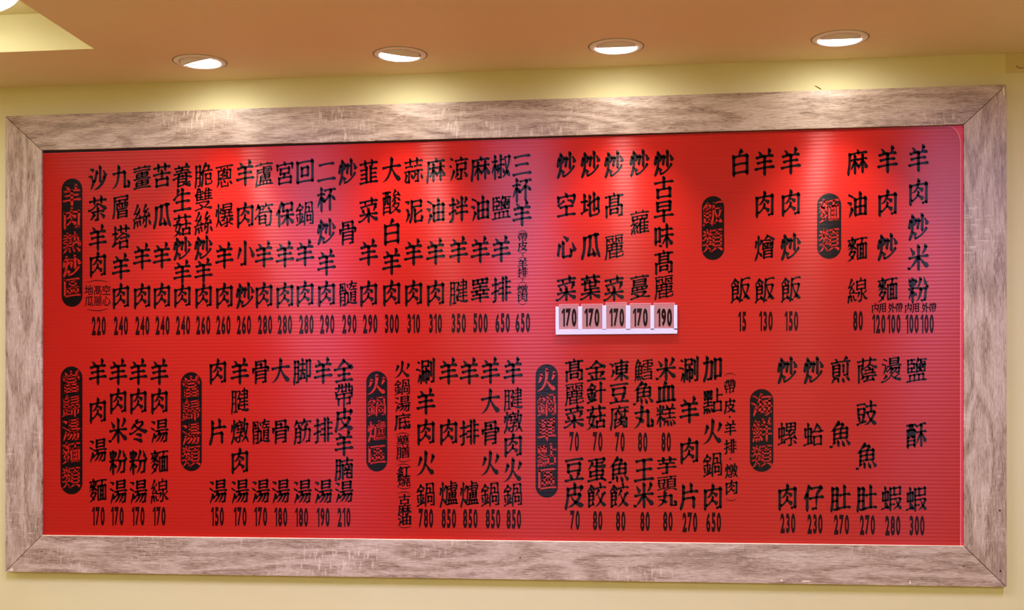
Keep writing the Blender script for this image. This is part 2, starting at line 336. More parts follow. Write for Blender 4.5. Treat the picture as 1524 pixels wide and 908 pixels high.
# ---------------------------------------------------------------- writing
# every character as brush strokes, each stroke a run of x, y pairs in eightieths of the character cell
CH = "羊肉熱炒區沙茶九層塔薑絲苦瓜養生菇脆雙蔥爆小蘆筍宮保回鍋二杯骨髓韮菜大酸白蒜泥麻油涼拌腱睪椒鹽排三空心地葉髙麗蘿蔓古早味飯類燴麵線米粉當歸湯冬片燉脚筋全帶皮腩火爐底藥膳紅燒涮單點金針豆凍腐魚丸鱈蛋餃王血糕芋頭加海鮮螺蛤仔煎肚蔭豉燙蝦酥内用外"
STROKES = [
[[54,63,58,75,59,80],[17,79,22,76,26,70,26,62],[71,62,9,62],[40,62,40,6],[75,27,5,27],[13,45,66,45]],
[[58,44,38,56],[38,33,59,18],[38,33,25,20,22,18,15,19],[38,33,40,43],[15,43,22,42,33,51,40,69,41,78],[56,7,71,9],[10,6,10,64],[10,64,71,64],[69,7,70,66]],
[[19,54,5,48],[61,38,46,51],[44,29,49,40,52,51,54,78],[47,20,51,7],[69,26,74,28,75,30,76,36,73,43],[69,28,67,39,66,66],[16,19,9,8,3,6],[42,27,35,30,4,27],[37,49,30,54],[37,41,7,41],[22,48,22,29],[22,78,22,61],[36,71,8,71],[60,20,65,18,72,8,76,6],[68,65,42,65],[5,60,39,60],[30,18,32,7]],
[[30,66,30,61,24,48],[27,10,34,8,49,14,62,24,70,36],[30,16,28,20,22,27,17,30],[37,38,37,43,42,64],[6,7,13,19,17,36,18,78],[63,66,67,63,74,45],[5,42,8,60,11,64],[54,30,54,78]],
[[48,22,65,22],[65,22,66,40],[49,21,50,39],[50,39,67,39],[56,64,56,49],[56,49,31,49],[57,63,32,63],[32,63,32,48],[22,21,22,39],[22,39,40,39],[21,22,39,23],[39,23,39,40],[75,11,10,11],[10,11,10,73],[10,73,71,73]],
[[9,9,21,31,21,37],[64,65,76,43],[36,64,28,40,28,35],[22,9,29,8,36,10,53,19,65,32,68,38,68,43],[23,68,11,75,7,76],[18,46,7,53,1,53],[50,30,50,78]],
[[79,40,72,39,64,43,40,59],[40,59,28,49,16,42,8,39,1,40],[6,10,8,12,11,11,15,15,25,26],[55,78,55,59],[75,68,5,68],[30,7,41,8],[70,10,56,24,50,26],[39,7,40,45],[65,33,15,33],[25,78,25,59]],
[[1,9,7,9,12,12,19,18,24,26,30,47,31,77],[57,56,7,56],[56,57,57,9],[73,24,76,18,73,9],[73,9,60,9,55,10]],
[[27,18,65,18],[66,27,28,27],[28,27,27,8],[54,39,59,47],[58,52,58,62],[23,34,24,52],[24,52,69,52],[45,51,46,35],[34,62,33,56,35,52],[69,73,13,73],[13,73,12,33,10,19,6,9],[26,9,66,9],[36,42,33,46],[65,27,65,8],[68,74,68,62],[68,62,13,62],[68,52,68,35,67,34,23,34]],
[[79,42,73,42,50,56],[50,56,30,42,28,41,22,41],[76,68,27,68],[40,78,40,59],[4,18,12,22,16,29,16,77],[69,10,34,10],[67,8,67,30],[27,27,16,24],[62,78,62,59],[36,8,36,28],[36,28,69,28],[25,57,5,57],[64,40,39,40]],
[[65,30,16,30,14,29,14,23],[66,30,66,23],[39,30,40,17],[14,16,64,16,66,18,66,23],[39,56,40,44],[64,50,16,50],[16,43,63,43,64,44,64,50],[16,43,16,50],[16,50,16,55,17,56,64,56],[75,72,5,72],[53,72,53,77],[66,23,14,23],[64,50,64,56],[26,72,26,77],[14,16,14,23],[75,9,5,9],[6,37,74,37],[6,63,74,63]],
[[45,56,46,60,56,76],[46,38,48,43,56,52,56,56],[26,58,11,40,10,35],[21,53,6,53],[33,38,3,34],[32,37,28,49],[66,63,60,58,47,55],[43,16,48,31],[28,61,29,67],[5,8,9,26],[71,39,68,49,64,53],[21,79,20,75,9,57,7,52],[72,40,53,38,39,39],[33,15,29,29],[50,7,56,8,57,10,58,38],[75,14,68,30],[19,26,21,11]],
[[75,48,5,48],[40,58,40,32],[6,69,74,69],[54,78,54,58],[66,11,15,11],[64,10,64,33],[25,78,25,58],[66,31,15,31],[17,10,17,33]],
[[6,5,7,10,13,24,15,35,16,68],[16,68,64,75,71,74],[75,5,74,10,67,23,64,35,60,74],[54,16,31,13],[31,13,38,40,38,71],[59,6,48,32]],
[[39,68,38,62,34,57,32,50],[66,59,14,59],[22,22,57,22],[57,22,58,43,54,49],[58,31,22,31],[71,20,66,19,59,15,56,12],[77,10,71,7,60,10,43,18,41,22],[26,49,25,46,23,43,21,9],[1,34,7,33,18,39,62,40,73,34,78,35],[5,50,75,50],[21,9,44,11,47,15],[53,69,55,76,59,79],[41,40,40,44,36,46],[9,69,70,69],[21,79,24,77,27,69]],
[[40,78,40,10],[69,37,14,37],[4,47,9,49,14,57,22,61,71,61],[17,61,22,77],[75,10,5,10]],
[[34,9,33,13,29,16,10,28],[1,8,8,8,20,17,27,30,31,48],[20,59,10,27],[32,47,4,47],[75,70,5,70],[53,78,53,62],[42,10,43,29],[43,29,72,29],[56,30,56,58],[70,31,70,10],[72,11,41,11],[26,78,26,61],[75,46,38,46]],
[[59,56,63,71],[37,55,76,56],[32,5,37,27,38,59,45,76,50,80],[63,70,44,71],[75,19,74,12,70,9,53,9,48,12],[37,55,31,51],[9,75,9,30,5,5],[9,35,25,35],[9,55,22,55,31,51],[70,26,62,26,57,29],[31,51,31,45],[17,8,24,9],[24,9,25,11,25,75],[50,11,49,44],[49,44,70,44],[70,44,69,25],[27,74,8,74]],
[[36,50,12,50],[22,79,27,72,27,42],[37,17,24,26,21,31],[48,68,74,68],[61,42,62,74],[32,13,40,16,46,16],[31,12,6,8],[7,60,12,64,16,78],[6,60,6,55],[46,16,48,19,60,27,62,32],[72,59,50,59,47,61],[12,61,12,40],[12,61,15,59,40,59,47,65,51,78],[46,41,76,41],[62,32,9,32],[72,50,47,50],[56,78,60,76,63,72],[14,68,38,68],[46,16,49,13,69,9,77,11],[47,40,47,61],[11,41,39,41]],
[[71,15,63,23,59,24],[7,9,13,16,16,24],[57,37,29,46],[43,22,38,27,37,32],[22,37,34,39,39,43],[66,60,65,32],[65,32,14,32],[45,42,53,52],[54,19,56,10],[52,52,38,52],[38,59,34,51,25,46,19,47],[53,70,53,65],[75,72,5,72],[56,10,49,8,27,9],[66,59,15,59],[15,59,15,31],[26,70,26,65],[28,9,27,24],[38,59,38,66],[37,64,44,67]],
[[26,11,30,11,48,18,56,18,74,10],[62,37,64,33,70,28,74,25,79,25],[5,7,15,29],[22,49,26,64],[25,26,30,26,36,29,40,34,42,37],[65,26,59,17],[70,75,69,57],[69,57,33,57],[70,66,34,66],[41,25,37,26],[5,43,8,62],[43,7,52,7],[51,6,52,31],[24,14,24,18,18,27,15,29],[15,29,15,78],[60,57,60,41,62,37],[76,37,27,37],[34,56,35,75],[35,75,70,75],[42,57,42,37],[30,48,73,48]],
[[7,26,13,39,19,58],[58,59,62,55,68,43,75,24],[23,8,31,8,41,9],[39,7,40,13,40,77]],
[[13,9,76,9],[23,9,24,20],[24,20,67,20],[64,38,26,38,25,37,25,32],[44,38,45,26],[64,38,64,32],[38,44,61,43,66,44],[39,45,38,49],[6,5,6,9,11,27,13,56],[13,56,72,56],[25,26,63,26,64,27,64,32],[25,26,25,32],[72,56,70,49],[67,9,67,20],[64,32,25,32],[52,9,51,19],[75,72,5,72],[26,77,26,73],[62,52,58,50,19,48],[38,49,39,63],[37,9,37,19],[38,62,69,62],[54,77,54,73]],
[[63,58,59,61,56,69],[3,59,7,61,15,70],[33,60,38,61,43,68,51,70,76,70],[48,78,47,70],[20,50,22,58,21,69],[3,34,9,38,16,48,24,50,71,50],[27,61,23,63],[15,70,38,70],[15,70,16,78],[49,8,64,8],[64,8,68,20,69,51],[47,39,20,39],[20,39,20,17],[46,40,46,16],[46,16,20,16],[20,28,46,28]],
[[59,56,22,56],[22,56,22,39],[58,58,57,41],[57,41,20,41],[38,40,36,28],[41,69,39,76,34,80],[66,28,16,28],[16,28,16,9],[14,11,66,11],[65,9,65,30],[7,69,73,69],[9,70,9,54],[71,70,71,55]],
[[78,11,69,16,56,31,52,34],[52,34,46,32,36,20,29,13,21,12],[3,41,9,51,16,55],[76,37,25,37],[51,52,51,6],[69,74,69,52],[69,52,32,52],[71,73,33,73],[33,73,33,51],[16,6,16,60,23,76,28,79]],
[[7,73,73,73],[9,75,9,10],[52,56,52,30],[52,30,25,30],[54,55,27,55],[27,55,27,29],[73,12,7,12],[71,10,71,75]],
[[9,58,9,64],[28,56,10,56],[61,8,73,8],[11,64,18,72],[7,34,10,20],[32,58,31,63,18,72],[5,10,29,16,33,19],[19,56,19,14],[49,18,49,36],[47,19,64,19],[69,45,43,45],[57,45,57,61],[57,61,43,61],[38,6,38,45,43,49,43,75],[29,34,25,20],[30,42,5,42],[72,7,73,45,69,49,69,74],[69,74,42,74],[63,18,63,34],[63,34,47,34],[6,59,4,54],[18,72,19,76]],
[[75,16,5,16],[11,64,69,64]],
[[18,48,14,45,5,25,4,19],[24,49,29,42,30,38],[24,48,18,48],[73,39,60,52],[32,59,4,59],[19,78,19,6],[35,35,27,36],[33,35,48,50,53,51],[58,69,54,56,54,6],[32,70,76,70]],
[[49,7,61,8],[71,41,71,52],[71,52,9,52],[9,52,8,41],[42,52,42,65],[43,64,20,64],[60,74,60,52],[60,73,20,73],[20,73,20,52],[19,31,61,31],[62,42,20,42],[20,42,19,6],[19,20,61,20],[61,43,60,7]],
[[42,16,36,11,34,5],[41,61,37,70],[29,8,20,8],[34,45,31,45,25,43,11,43,8,44],[42,16,41,43],[41,43,37,43,32,48,32,52,28,56,28,75],[46,70,76,70],[43,51,51,60,57,78],[42,16,57,8,75,8,79,11],[72,36,53,36],[72,45,71,17],[54,65,58,62,74,62],[29,74,10,74],[10,74,10,56,6,52,6,47,10,42,10,6],[10,64,20,64],[63,18,72,17],[10,53,28,53],[72,28,53,28],[28,32,10,32],[28,43,28,6],[64,53,64,61],[76,52,53,52],[72,44,53,43],[53,43,53,17],[28,22,10,22],[19,53,19,66]],
[[49,38,70,38],[48,60,49,11],[5,71,75,71],[26,78,26,62],[54,78,54,62],[76,11,5,11],[31,60,31,11],[31,25,9,25],[49,52,72,52],[31,38,10,38],[49,25,71,25],[31,52,8,52]],
[[1,11,8,10,19,15,32,24,34,29],[68,53,59,38],[5,30,75,30],[32,53,37,49,42,40],[45,28,51,22,64,13,71,11,79,12],[53,78,53,64],[75,71,5,71],[12,50,20,39],[26,63,26,69],[8,55,38,57,63,60,72,59],[40,37,40,6]],
[[3,9,9,9,14,12,22,19,32,32,39,55,40,78],[5,53,75,53],[40,50,49,32,60,18,71,10,78,10]],
[[55,77,47,66,46,61],[7,26,33,26],[34,59,7,58],[7,58,7,6],[73,45,61,55],[68,28,69,35],[65,25,59,18,47,11,42,8,35,9],[79,9,73,9,63,13,48,30],[47,61,65,62,74,60],[24,74,24,37],[40,24,52,39,54,45],[55,55,51,54,40,41],[69,63,63,74],[70,35,51,35],[33,60,33,7],[15,74,16,47,14,40],[4,74,35,74],[15,39,11,36,7,36],[23,38,33,38],[33,13,7,13]],
[[14,65,14,6],[14,39,66,39],[44,80,38,76,35,64],[12,63,66,63],[66,63,66,6],[14,13,66,13]],
[[30,33,36,19],[6,11,11,31],[48,32,41,15],[59,7,47,8],[11,8,22,8],[70,30,75,15],[76,40,41,40],[58,40,57,6],[22,40,21,6],[37,40,4,40],[54,78,54,62],[75,70,5,70],[26,78,26,62],[35,55,8,55],[44,55,72,55]],
[[25,9,31,21,33,35,33,74],[9,11,20,31,20,36],[45,29,50,30,73,41],[46,9,45,47],[46,8,73,9],[23,69,11,75,6,75],[75,21,72,9],[9,52,18,46],[33,55,70,55],[70,55,70,72],[70,72,32,72]],
[[42,27,41,32,37,38],[76,16,75,21,65,40,60,44],[43,18,60,44],[38,79,42,76,44,67],[15,18,26,37,30,40],[31,61,31,6],[47,48,75,48],[60,6,60,61],[75,67,11,67],[11,67,10,32,5,10,6,5],[38,39,30,40],[17,48,42,48]],
[[9,7,19,27,20,33],[51,78,51,13],[71,36,32,36],[9,76,22,69],[19,46,4,54],[73,12,32,12],[73,60,30,60],[32,15,32,61],[71,11,71,61]],
[[11,51,6,53],[8,5,9,10,20,31,21,36],[51,37,50,9],[50,9,41,8,35,10],[36,27,26,13],[45,79,49,76,52,68],[76,67,27,67],[75,11,66,26,61,30],[17,72,9,76],[32,37,68,37],[68,37,68,57],[70,55,34,55],[34,55,33,36]],
[[32,75,35,71,41,58],[17,78,17,11,14,8,5,8],[71,74,64,56],[28,41,3,33],[53,78,53,6],[74,50,33,50],[28,60,4,60],[76,31,29,31]],
[[29,8,16,8],[23,9,22,73],[22,73,8,74],[31,13,36,19],[9,75,9,39,8,20,5,9,6,4],[9,55,22,55],[28,44,34,52,40,67],[79,11,73,8,56,9,47,12,36,19],[36,19,30,36],[34,26,38,27],[59,15,59,78],[49,71,71,70],[71,70,71,48],[71,48,49,48],[38,26,42,49],[40,66,40,72],[40,72,29,72],[71,60,46,60],[74,26,45,26],[43,48,33,49],[22,35,9,35],[73,37,47,37]],
[[30,74,30,62],[69,74,12,74],[12,74,11,61],[10,28,70,28],[53,28,54,35,54,40],[49,74,49,62],[5,40,75,40],[40,41,40,57],[10,62,68,62],[68,62,68,75],[68,51,12,51],[26,40,28,29],[39,28,40,6],[73,17,6,17],[26,36,22,37]],
[[63,24,49,9,44,8],[75,7,66,20,60,37,55,71],[23,33,23,39,21,44,19,47,15,48],[15,48,10,44,4,28,4,21],[5,61,24,61],[15,6,15,78],[54,69,75,69],[62,33,66,34,68,41,72,58,73,71],[29,10,39,9],[25,19,30,35,33,38],[52,22,46,36],[38,77,38,8],[52,47,25,47],[38,64,50,64]],
[[54,49,46,52],[58,48,65,55],[40,58,39,62],[39,62,46,72],[40,58,41,35],[40,58,72,57],[72,58,71,36],[71,36,40,36],[34,74,8,74],[8,74,8,37],[8,37,34,36],[9,49,32,49],[46,39,54,44,55,48],[59,41,54,42],[58,40,59,36],[31,48,31,62],[31,62,9,62],[22,62,22,74],[22,37,22,49],[76,9,4,9],[32,10,32,27],[57,58,56,71],[49,10,49,27],[52,55,57,53],[15,10,15,27],[15,27,67,27],[66,10,66,28],[46,72,77,71],[45,48,49,46],[46,72,46,78],[57,64,73,64],[63,49,68,46]],
[[47,6,47,78],[47,63,33,63],[8,7,16,9],[16,9,17,13,17,78],[47,29,31,29],[5,60,28,60],[3,34,29,40],[47,46,33,46],[60,78,60,6],[61,46,75,46],[61,28,77,28],[61,63,76,63]],
[[10,68,70,68],[64,42,15,42],[5,13,75,13]],
[[7,43,17,46,30,55],[72,43,50,55,45,56],[7,67,73,67],[8,68,8,52],[42,67,39,75,33,80],[72,68,72,54],[40,36,40,10],[15,36,65,36],[6,10,74,10]],
[[49,59,29,75],[27,10,56,10],[56,10,59,16,60,24,59,28],[64,51,75,22],[8,17,7,23,13,49],[27,10,27,56]],
[[38,10,70,10,73,12,75,17,73,25],[29,44,66,60,72,61],[38,10,37,71],[70,29,71,62],[71,30,62,29],[28,31,4,21],[16,28,16,77],[27,57,4,57],[54,78,54,24]],
[[46,24,48,20,62,12,72,9,79,11],[1,10,8,9,20,13,33,20,35,24],[73,36,17,36],[40,36,40,6],[60,63,59,45],[59,45,37,45],[75,56,5,56],[76,25,4,25],[18,35,18,63],[37,63,37,44],[54,78,54,64],[75,72,4,72],[26,78,26,64]],
[[23,69,23,38],[6,69,74,69],[57,69,57,38],[57,59,23,59],[8,38,70,38],[70,38,70,7],[57,49,23,49],[71,8,59,7],[39,78,41,69],[10,39,10,6],[25,14,26,28],[26,28,55,28],[24,16,54,16],[54,16,54,29]],
[[23,8,23,30],[22,8,43,11],[61,57,54,62],[74,49,12,49],[12,49,11,24,6,5],[71,66,48,66],[48,66,47,55],[70,67,70,55],[50,8,49,27,51,34,50,49],[50,8,71,8,74,10,76,15],[12,31,69,30],[69,30,70,41],[35,66,12,66],[12,66,11,55],[34,67,34,57],[34,57,40,54,41,50],[71,40,12,40],[31,49,31,31],[49,19,69,23,74,23],[23,20,43,20],[23,59,19,62],[37,74,7,74],[74,74,44,74]],
[[42,35,42,9],[44,51,44,43,38,34,35,31,32,31,27,26,6,24],[32,42,24,38,6,36],[18,51,68,51],[68,51,69,62],[11,50,12,61],[12,61,70,61],[75,71,5,71],[53,71,53,78],[41,10,76,10],[59,10,59,35,58,46,58,51],[30,28,32,24],[30,61,30,51],[21,37,13,26],[11,37,12,41,16,46,16,51],[26,22,29,19,33,11],[8,8,11,19],[49,61,50,51],[19,19,21,8],[27,34,30,28],[72,20,42,20],[42,29,72,29],[26,73,26,78],[43,39,74,39]],
[[35,13,18,22],[35,13,72,7,79,9],[35,13,32,10,6,7],[47,11,48,15,59,20,60,24],[64,63,17,63],[17,63,16,47],[64,63,63,48],[63,48,16,48],[10,32,68,32,69,33,69,41],[50,32,49,40],[8,24,66,24],[30,40,30,32],[70,41,12,41],[12,41,11,31],[75,72,5,72],[53,72,53,76],[26,72,26,76],[16,56,63,56]],
[[64,40,64,10],[66,38,16,38],[16,38,16,10],[40,39,40,78],[14,12,66,12],[5,62,75,62]],
[[76,27,4,27],[40,44,40,6],[65,73,15,73],[15,73,15,45],[15,45,64,44],[64,44,65,73],[15,59,65,59]],
[[52,77,52,6],[72,63,34,63],[74,12,65,23,58,35,53,39],[33,16,47,35,53,39],[31,13,24,14],[76,44,31,44],[24,26,24,69],[24,69,8,69],[8,69,8,19],[8,28,25,28]],
[[62,20,60,24],[60,24,62,25,67,36,71,53],[71,53,43,54],[30,55,30,31],[30,31,10,31],[30,43,10,43],[3,57,5,61,21,75],[62,20,58,19,51,12],[48,54,51,40,58,25,71,10,78,9],[31,13,24,26],[49,8,43,9],[76,73,70,74,44,70],[35,61,20,75],[5,6,8,9,28,18],[46,72,43,69,43,34,40,20,36,9,37,4],[21,54,19,63],[31,53,10,53],[10,53,10,12]],
[[35,48,20,58],[78,7,66,15,60,16],[37,62,4,62],[73,60,44,60],[44,60,44,21],[72,61,72,23],[72,23,43,22],[37,7,53,16],[39,8,32,9],[72,48,44,48],[20,58,16,56,7,47],[2,9,8,10,16,17,20,26,21,39],[37,31,4,31],[20,22,31,16],[34,76,30,68],[8,46,2,47],[27,42,36,35],[57,73,55,60],[40,73,76,73],[14,67,9,74,5,77],[72,35,44,35],[21,44,21,77]],
[[79,61,74,61,70,63,52,76],[52,76,42,67,41,63],[71,53,70,36],[70,36,33,36],[72,52,35,52],[35,52,34,35],[68,19,37,19],[68,29,68,8],[28,63,22,49],[27,61,32,61,38,64,44,61,63,61],[46,41,40,49],[4,6,12,21,16,33,17,77],[16,30,19,28,28,17],[52,52,52,37],[64,49,59,40],[69,9,36,9],[69,28,38,28],[38,28,37,8],[8,62,5,44]],
[[21,54,23,51,34,44],[74,11,41,11],[62,11,62,55],[2,42,6,43,17,52,26,56,30,59,31,67],[31,35,28,27,20,16,7,8,2,8],[24,16,13,25],[21,78,21,44,9,27],[58,72,56,56],[76,72,39,72],[12,66,11,59],[62,26,52,26],[73,56,73,10],[74,55,41,55],[41,55,41,13],[4,52,11,59],[35,71,5,71],[32,35,17,35],[52,11,52,55],[11,59,17,55],[52,41,62,41]],
[[18,53,17,49,10,40,9,35],[6,53,14,53,23,58,28,65],[28,37,11,35],[11,27,9,24],[8,25,5,7],[72,12,63,24,62,27,59,29],[72,12,78,13],[27,16,25,26],[41,18,47,34],[37,13,29,12],[19,77,7,52],[70,70,70,44],[70,44,38,44],[70,56,39,56],[45,7,53,8,55,9,56,32,55,44],[74,37,64,28,59,29],[22,49,25,45,27,35],[54,78,52,69],[16,27,18,10],[39,43,39,68],[39,68,71,68],[48,33,34,33]],
[[9,14,24,27,36,43,41,43],[79,13,72,14,68,17,53,31,46,41,41,43],[11,74,21,58,26,54],[75,45,5,45],[53,53,57,56,62,62,67,71,67,76],[9,13,2,14],[40,78,40,6]],
[[14,39,5,21,5,15],[61,77,64,66,69,55],[18,39,23,36,29,29,30,24],[8,75,6,71,10,56],[73,51,67,40,66,22,64,9],[49,44,48,33,44,21,40,15,32,7],[25,55,30,72],[18,6,18,78],[4,48,33,49,41,44,67,44],[38,46,37,50,44,61,48,76],[64,9,52,8],[18,39,14,37]],
[[40,31,40,9],[15,8,15,32],[15,32,68,32],[15,20,67,20],[68,78,64,76,59,70,59,64],[67,8,67,32],[68,9,13,9],[72,51,71,64],[71,64,9,64],[9,64,9,51],[21,64,20,71,13,78],[59,54,58,41],[58,41,21,41],[59,53,22,53],[22,53,22,40],[40,64,40,78]],
[[30,51,30,39],[30,39,10,39],[10,39,9,70],[9,70,31,70],[9,50,31,50],[64,14,69,16,70,17,70,33],[70,33,43,33],[43,33,42,13],[56,45,56,6],[18,70,19,75,23,80],[38,37,38,45],[38,45,75,45],[3,12,34,17],[10,13,9,31],[70,74,70,54],[70,54,39,54],[71,73,40,73],[20,15,20,39],[70,64,41,64],[20,28,33,28],[9,59,30,59],[30,59,30,71],[74,47,74,37]],
[[59,32,58,27,53,17,46,9,42,7],[24,10,29,11,35,16,44,27,45,32],[71,33,68,9],[7,54,17,48],[73,32,39,32,31,30,25,24,21,23],[58,7,69,8],[8,6,9,12,18,30,19,34],[68,75,67,53],[67,53,33,53],[67,64,34,64],[35,32,38,42],[22,67,12,74,6,75],[68,74,35,74],[35,74,34,52],[25,43,76,43]],
[[24,63,31,55,44,46,69,36,72,36,79,38],[55,25,30,33],[3,37,9,35,26,41,45,52,56,62],[58,62,58,69],[58,69,32,69],[58,7,20,19],[7,51,12,54,21,62,24,63],[24,63,27,59],[31,75,30,69],[30,75,38,79]],
[[17,76,16,31,12,19,6,6],[17,55,72,55],[47,55,47,78],[17,36,57,36],[57,36,57,6]],
[[64,31,67,33,68,36,72,62],[47,7,51,8,62,21,65,22],[61,78,57,52,64,25,75,5],[15,28,19,25,22,20,24,13],[58,49,55,48],[53,26,27,22],[31,8,39,9],[39,9,40,28,46,39],[5,6,12,19,15,32,16,77],[46,38,28,38],[5,43,7,50,8,62],[49,60,32,60],[32,60,32,46],[48,61,47,47],[47,47,30,47],[27,68,52,68],[41,69,38,76,35,78],[20,47,25,63],[73,61,59,61],[55,49,53,44,53,39]],
[[73,21,63,23],[32,16,41,48,41,78],[9,55,23,55],[23,8,23,73],[23,73,9,74],[9,74,9,39,8,22,5,10,6,3],[49,21,46,34],[51,44,29,44],[23,35,9,35],[50,19,31,17],[50,63,31,63],[72,21,72,72],[72,72,58,72],[58,72,58,6],[15,8,23,9]],
[[37,7,43,11,50,24,52,36,53,56],[4,58,10,64,17,76],[31,7,21,8],[40,46,71,45],[71,45,70,21,68,8],[75,69,47,70],[56,69,60,59],[32,59,39,62,49,78],[34,52,13,52],[13,52,12,22,7,5],[69,9,56,8],[27,57,22,69],[15,70,38,69],[32,53,32,11,30,6],[32,39,13,39],[32,26,13,26]],
[[79,47,73,48,63,54,40,74],[40,74,17,54,15,50],[67,52,62,47,18,47,10,50,7,48,1,48],[40,46,40,10],[64,28,17,28],[74,9,7,9]],
[[63,11,64,33],[65,13,52,12],[40,45,40,6],[65,31,17,31],[17,31,17,11],[10,51,19,61,20,77],[75,54,64,53,61,54],[61,54,61,77],[73,53,74,61],[11,52,4,53],[75,67,5,67],[48,77,48,54],[48,54,31,54],[32,77,32,53],[8,33,9,45],[9,45,73,45],[72,46,72,33]],
[[78,10,70,8,49,17,35,30,28,39,27,44],[14,10,20,8,41,17,56,28,62,37,64,43,63,44],[63,44,14,45],[6,4,6,10,10,19,13,30,15,65],[15,65,71,65],[70,67,65,52],[42,45,42,78]],
[[53,9,53,32,58,39,61,48],[6,4,5,9,9,30,10,74],[10,74,24,73],[24,73,24,11,23,8,16,7],[61,9,72,8],[24,55,10,55],[71,7,72,54],[72,54,33,54],[43,50,48,40],[24,35,10,35],[65,36,41,36],[54,78,52,54],[75,68,31,68],[66,24,41,24],[35,56,35,6]],
[[73,8,61,14,53,21,40,40],[2,9,9,9,19,14,31,27,38,44,40,77],[19,61,13,45,11,41,6,38],[59,40,69,58,69,63]],
[[50,78,50,48],[50,72,70,72],[70,53,67,49],[67,49,50,49],[74,64,33,63],[33,63,33,34,31,21,27,10],[50,20,50,8],[71,8,70,20],[70,20,39,20],[29,66,25,64,21,49],[60,20,60,8],[6,3,6,9,12,19,15,32,16,77],[33,8,76,8],[15,29,20,25,23,20,24,16],[42,28,67,28],[67,28,68,43],[55,28,55,42],[69,42,43,42],[43,42,42,27],[5,42,8,52,8,61],[68,35,42,35],[40,22,40,8],[66,58,63,57,38,55],[74,65,72,56]],
[[76,68,12,68],[12,68,12,32,5,6],[73,8,65,10,57,20,52,42,51,56],[45,69,43,77],[44,24,51,8],[72,57,65,59,27,55],[27,55,27,10],[73,23,75,17,72,8],[39,15,25,11],[73,37,27,37]],
[[65,64,57,48],[33,26,32,22,20,14,9,9,3,10],[23,55,9,35],[32,36,49,36],[49,36,49,59],[30,36,30,57],[30,57,51,58],[9,49,16,63],[58,35,71,55],[17,49,11,49],[78,11,72,9,60,13,49,20,46,25],[57,35,74,37],[30,47,49,47],[24,37,9,35],[66,49,56,49],[40,35,40,6],[39,58,39,63,44,67],[73,36,69,45],[54,78,54,64],[75,72,5,72],[26,78,26,64],[75,26,5,26],[24,39,22,43]],
[[76,33,31,33],[40,33,41,39,40,43],[16,8,24,9],[24,9,25,11,25,75],[25,55,10,55],[53,67,53,34],[71,58,35,58],[33,67,74,67],[62,68,65,78],[36,10,71,10],[37,9,38,24],[38,24,70,24],[44,67,42,75,40,79],[44,72,47,71],[10,75,9,29,5,10,6,4],[66,48,67,41,65,33],[70,9,70,25],[41,42,35,45],[26,74,9,74],[10,35,25,35],[75,48,32,48]],
[[8,52,10,57,22,76],[22,11,20,27],[11,36,12,40,28,60,30,67],[31,38,6,35,1,36],[10,25,6,10,6,6],[7,53,21,53],[32,41,27,49],[56,70,56,12],[75,70,38,70],[30,27,33,17],[76,12,34,12]],
[[28,63,22,48],[44,28,43,19,39,12,32,8,24,9],[52,37,76,37],[64,37,64,55],[76,16,74,7],[5,7,12,18,16,29],[40,37,40,55],[50,38,30,35],[16,29,20,27,28,17],[74,48,55,48],[75,8,58,8],[9,62,8,53,5,43],[31,59,76,59],[53,60,53,78],[71,70,36,70],[49,48,31,48],[16,29,17,77],[60,7,59,28],[76,28,30,28]],
[[16,47,7,52,2,52],[16,31,7,9],[62,7,72,8],[51,15,51,42],[51,42,31,42],[31,42,31,13],[41,53,41,5],[15,71,8,75],[71,7,72,77],[25,75,25,38,19,7],[52,15,45,17],[25,58,50,58],[50,58,50,73],[50,73,24,74],[61,69,61,25]],
[[65,55,65,30],[65,30,14,30],[67,54,16,54],[16,54,15,29],[45,62,67,62],[67,62,68,75],[46,61,47,74],[47,74,68,74],[34,75,33,62],[33,62,12,62],[35,74,13,74],[13,74,13,61],[15,42,65,42],[39,53,40,6],[75,19,5,19]],
[[14,67,16,56],[23,23,25,20,28,10],[21,74,21,29],[37,40,6,40],[6,8,9,20],[30,68,26,54],[72,10,71,38],[71,38,45,38],[45,38,45,10],[57,38,57,78],[8,50,35,50],[35,50,35,74],[35,74,8,74],[8,74,8,50],[73,11,44,11],[32,23,40,11],[17,21,18,8],[57,59,76,59],[4,28,39,30]],
[[19,56,22,52,58,52,62,57],[42,75,22,60,19,56],[54,16,60,27,65,30],[79,53,73,52,66,55,54,62,40,74],[1,53,8,52,19,56],[40,52,40,10],[26,16,17,30],[10,35,71,35],[6,10,74,10]],
[[23,75,13,63,12,58],[6,10,36,16,39,19],[58,77,58,6],[76,49,39,49],[10,34,13,20],[38,60,36,64,22,74],[8,59,6,54],[13,56,34,56],[34,35,30,22,31,18],[22,56,22,14],[37,42,6,42]],
[[16,35,16,58],[16,58,64,58],[14,37,62,37],[62,37,62,59],[49,10,57,30],[30,15,22,31],[75,10,5,10],[73,72,6,72]],
[[78,11,73,11,70,13,57,25,54,29,48,32],[48,32,44,31,38,22,27,13,22,11,17,11],[28,33,53,32,54,33,69,33],[69,33,70,58],[29,32,30,57],[30,57,71,57],[29,45,70,45],[2,71,8,70,18,59],[7,20,18,38,17,44],[49,78,49,6],[75,69,23,69]],
[[18,51,24,54,37,66],[75,71,12,71],[12,71,12,34,10,20,6,9,7,3],[45,19,33,12,27,13],[44,30,60,24,65,23],[58,7,69,8],[53,47,38,53],[63,13,59,13,45,19],[53,42,63,43],[28,24,32,23,41,28,48,41],[68,7,69,36],[62,42,63,65],[70,35,24,35],[24,35,23,7],[40,79,43,71],[75,58,38,58],[28,55,28,41],[45,19,46,23,49,25]],
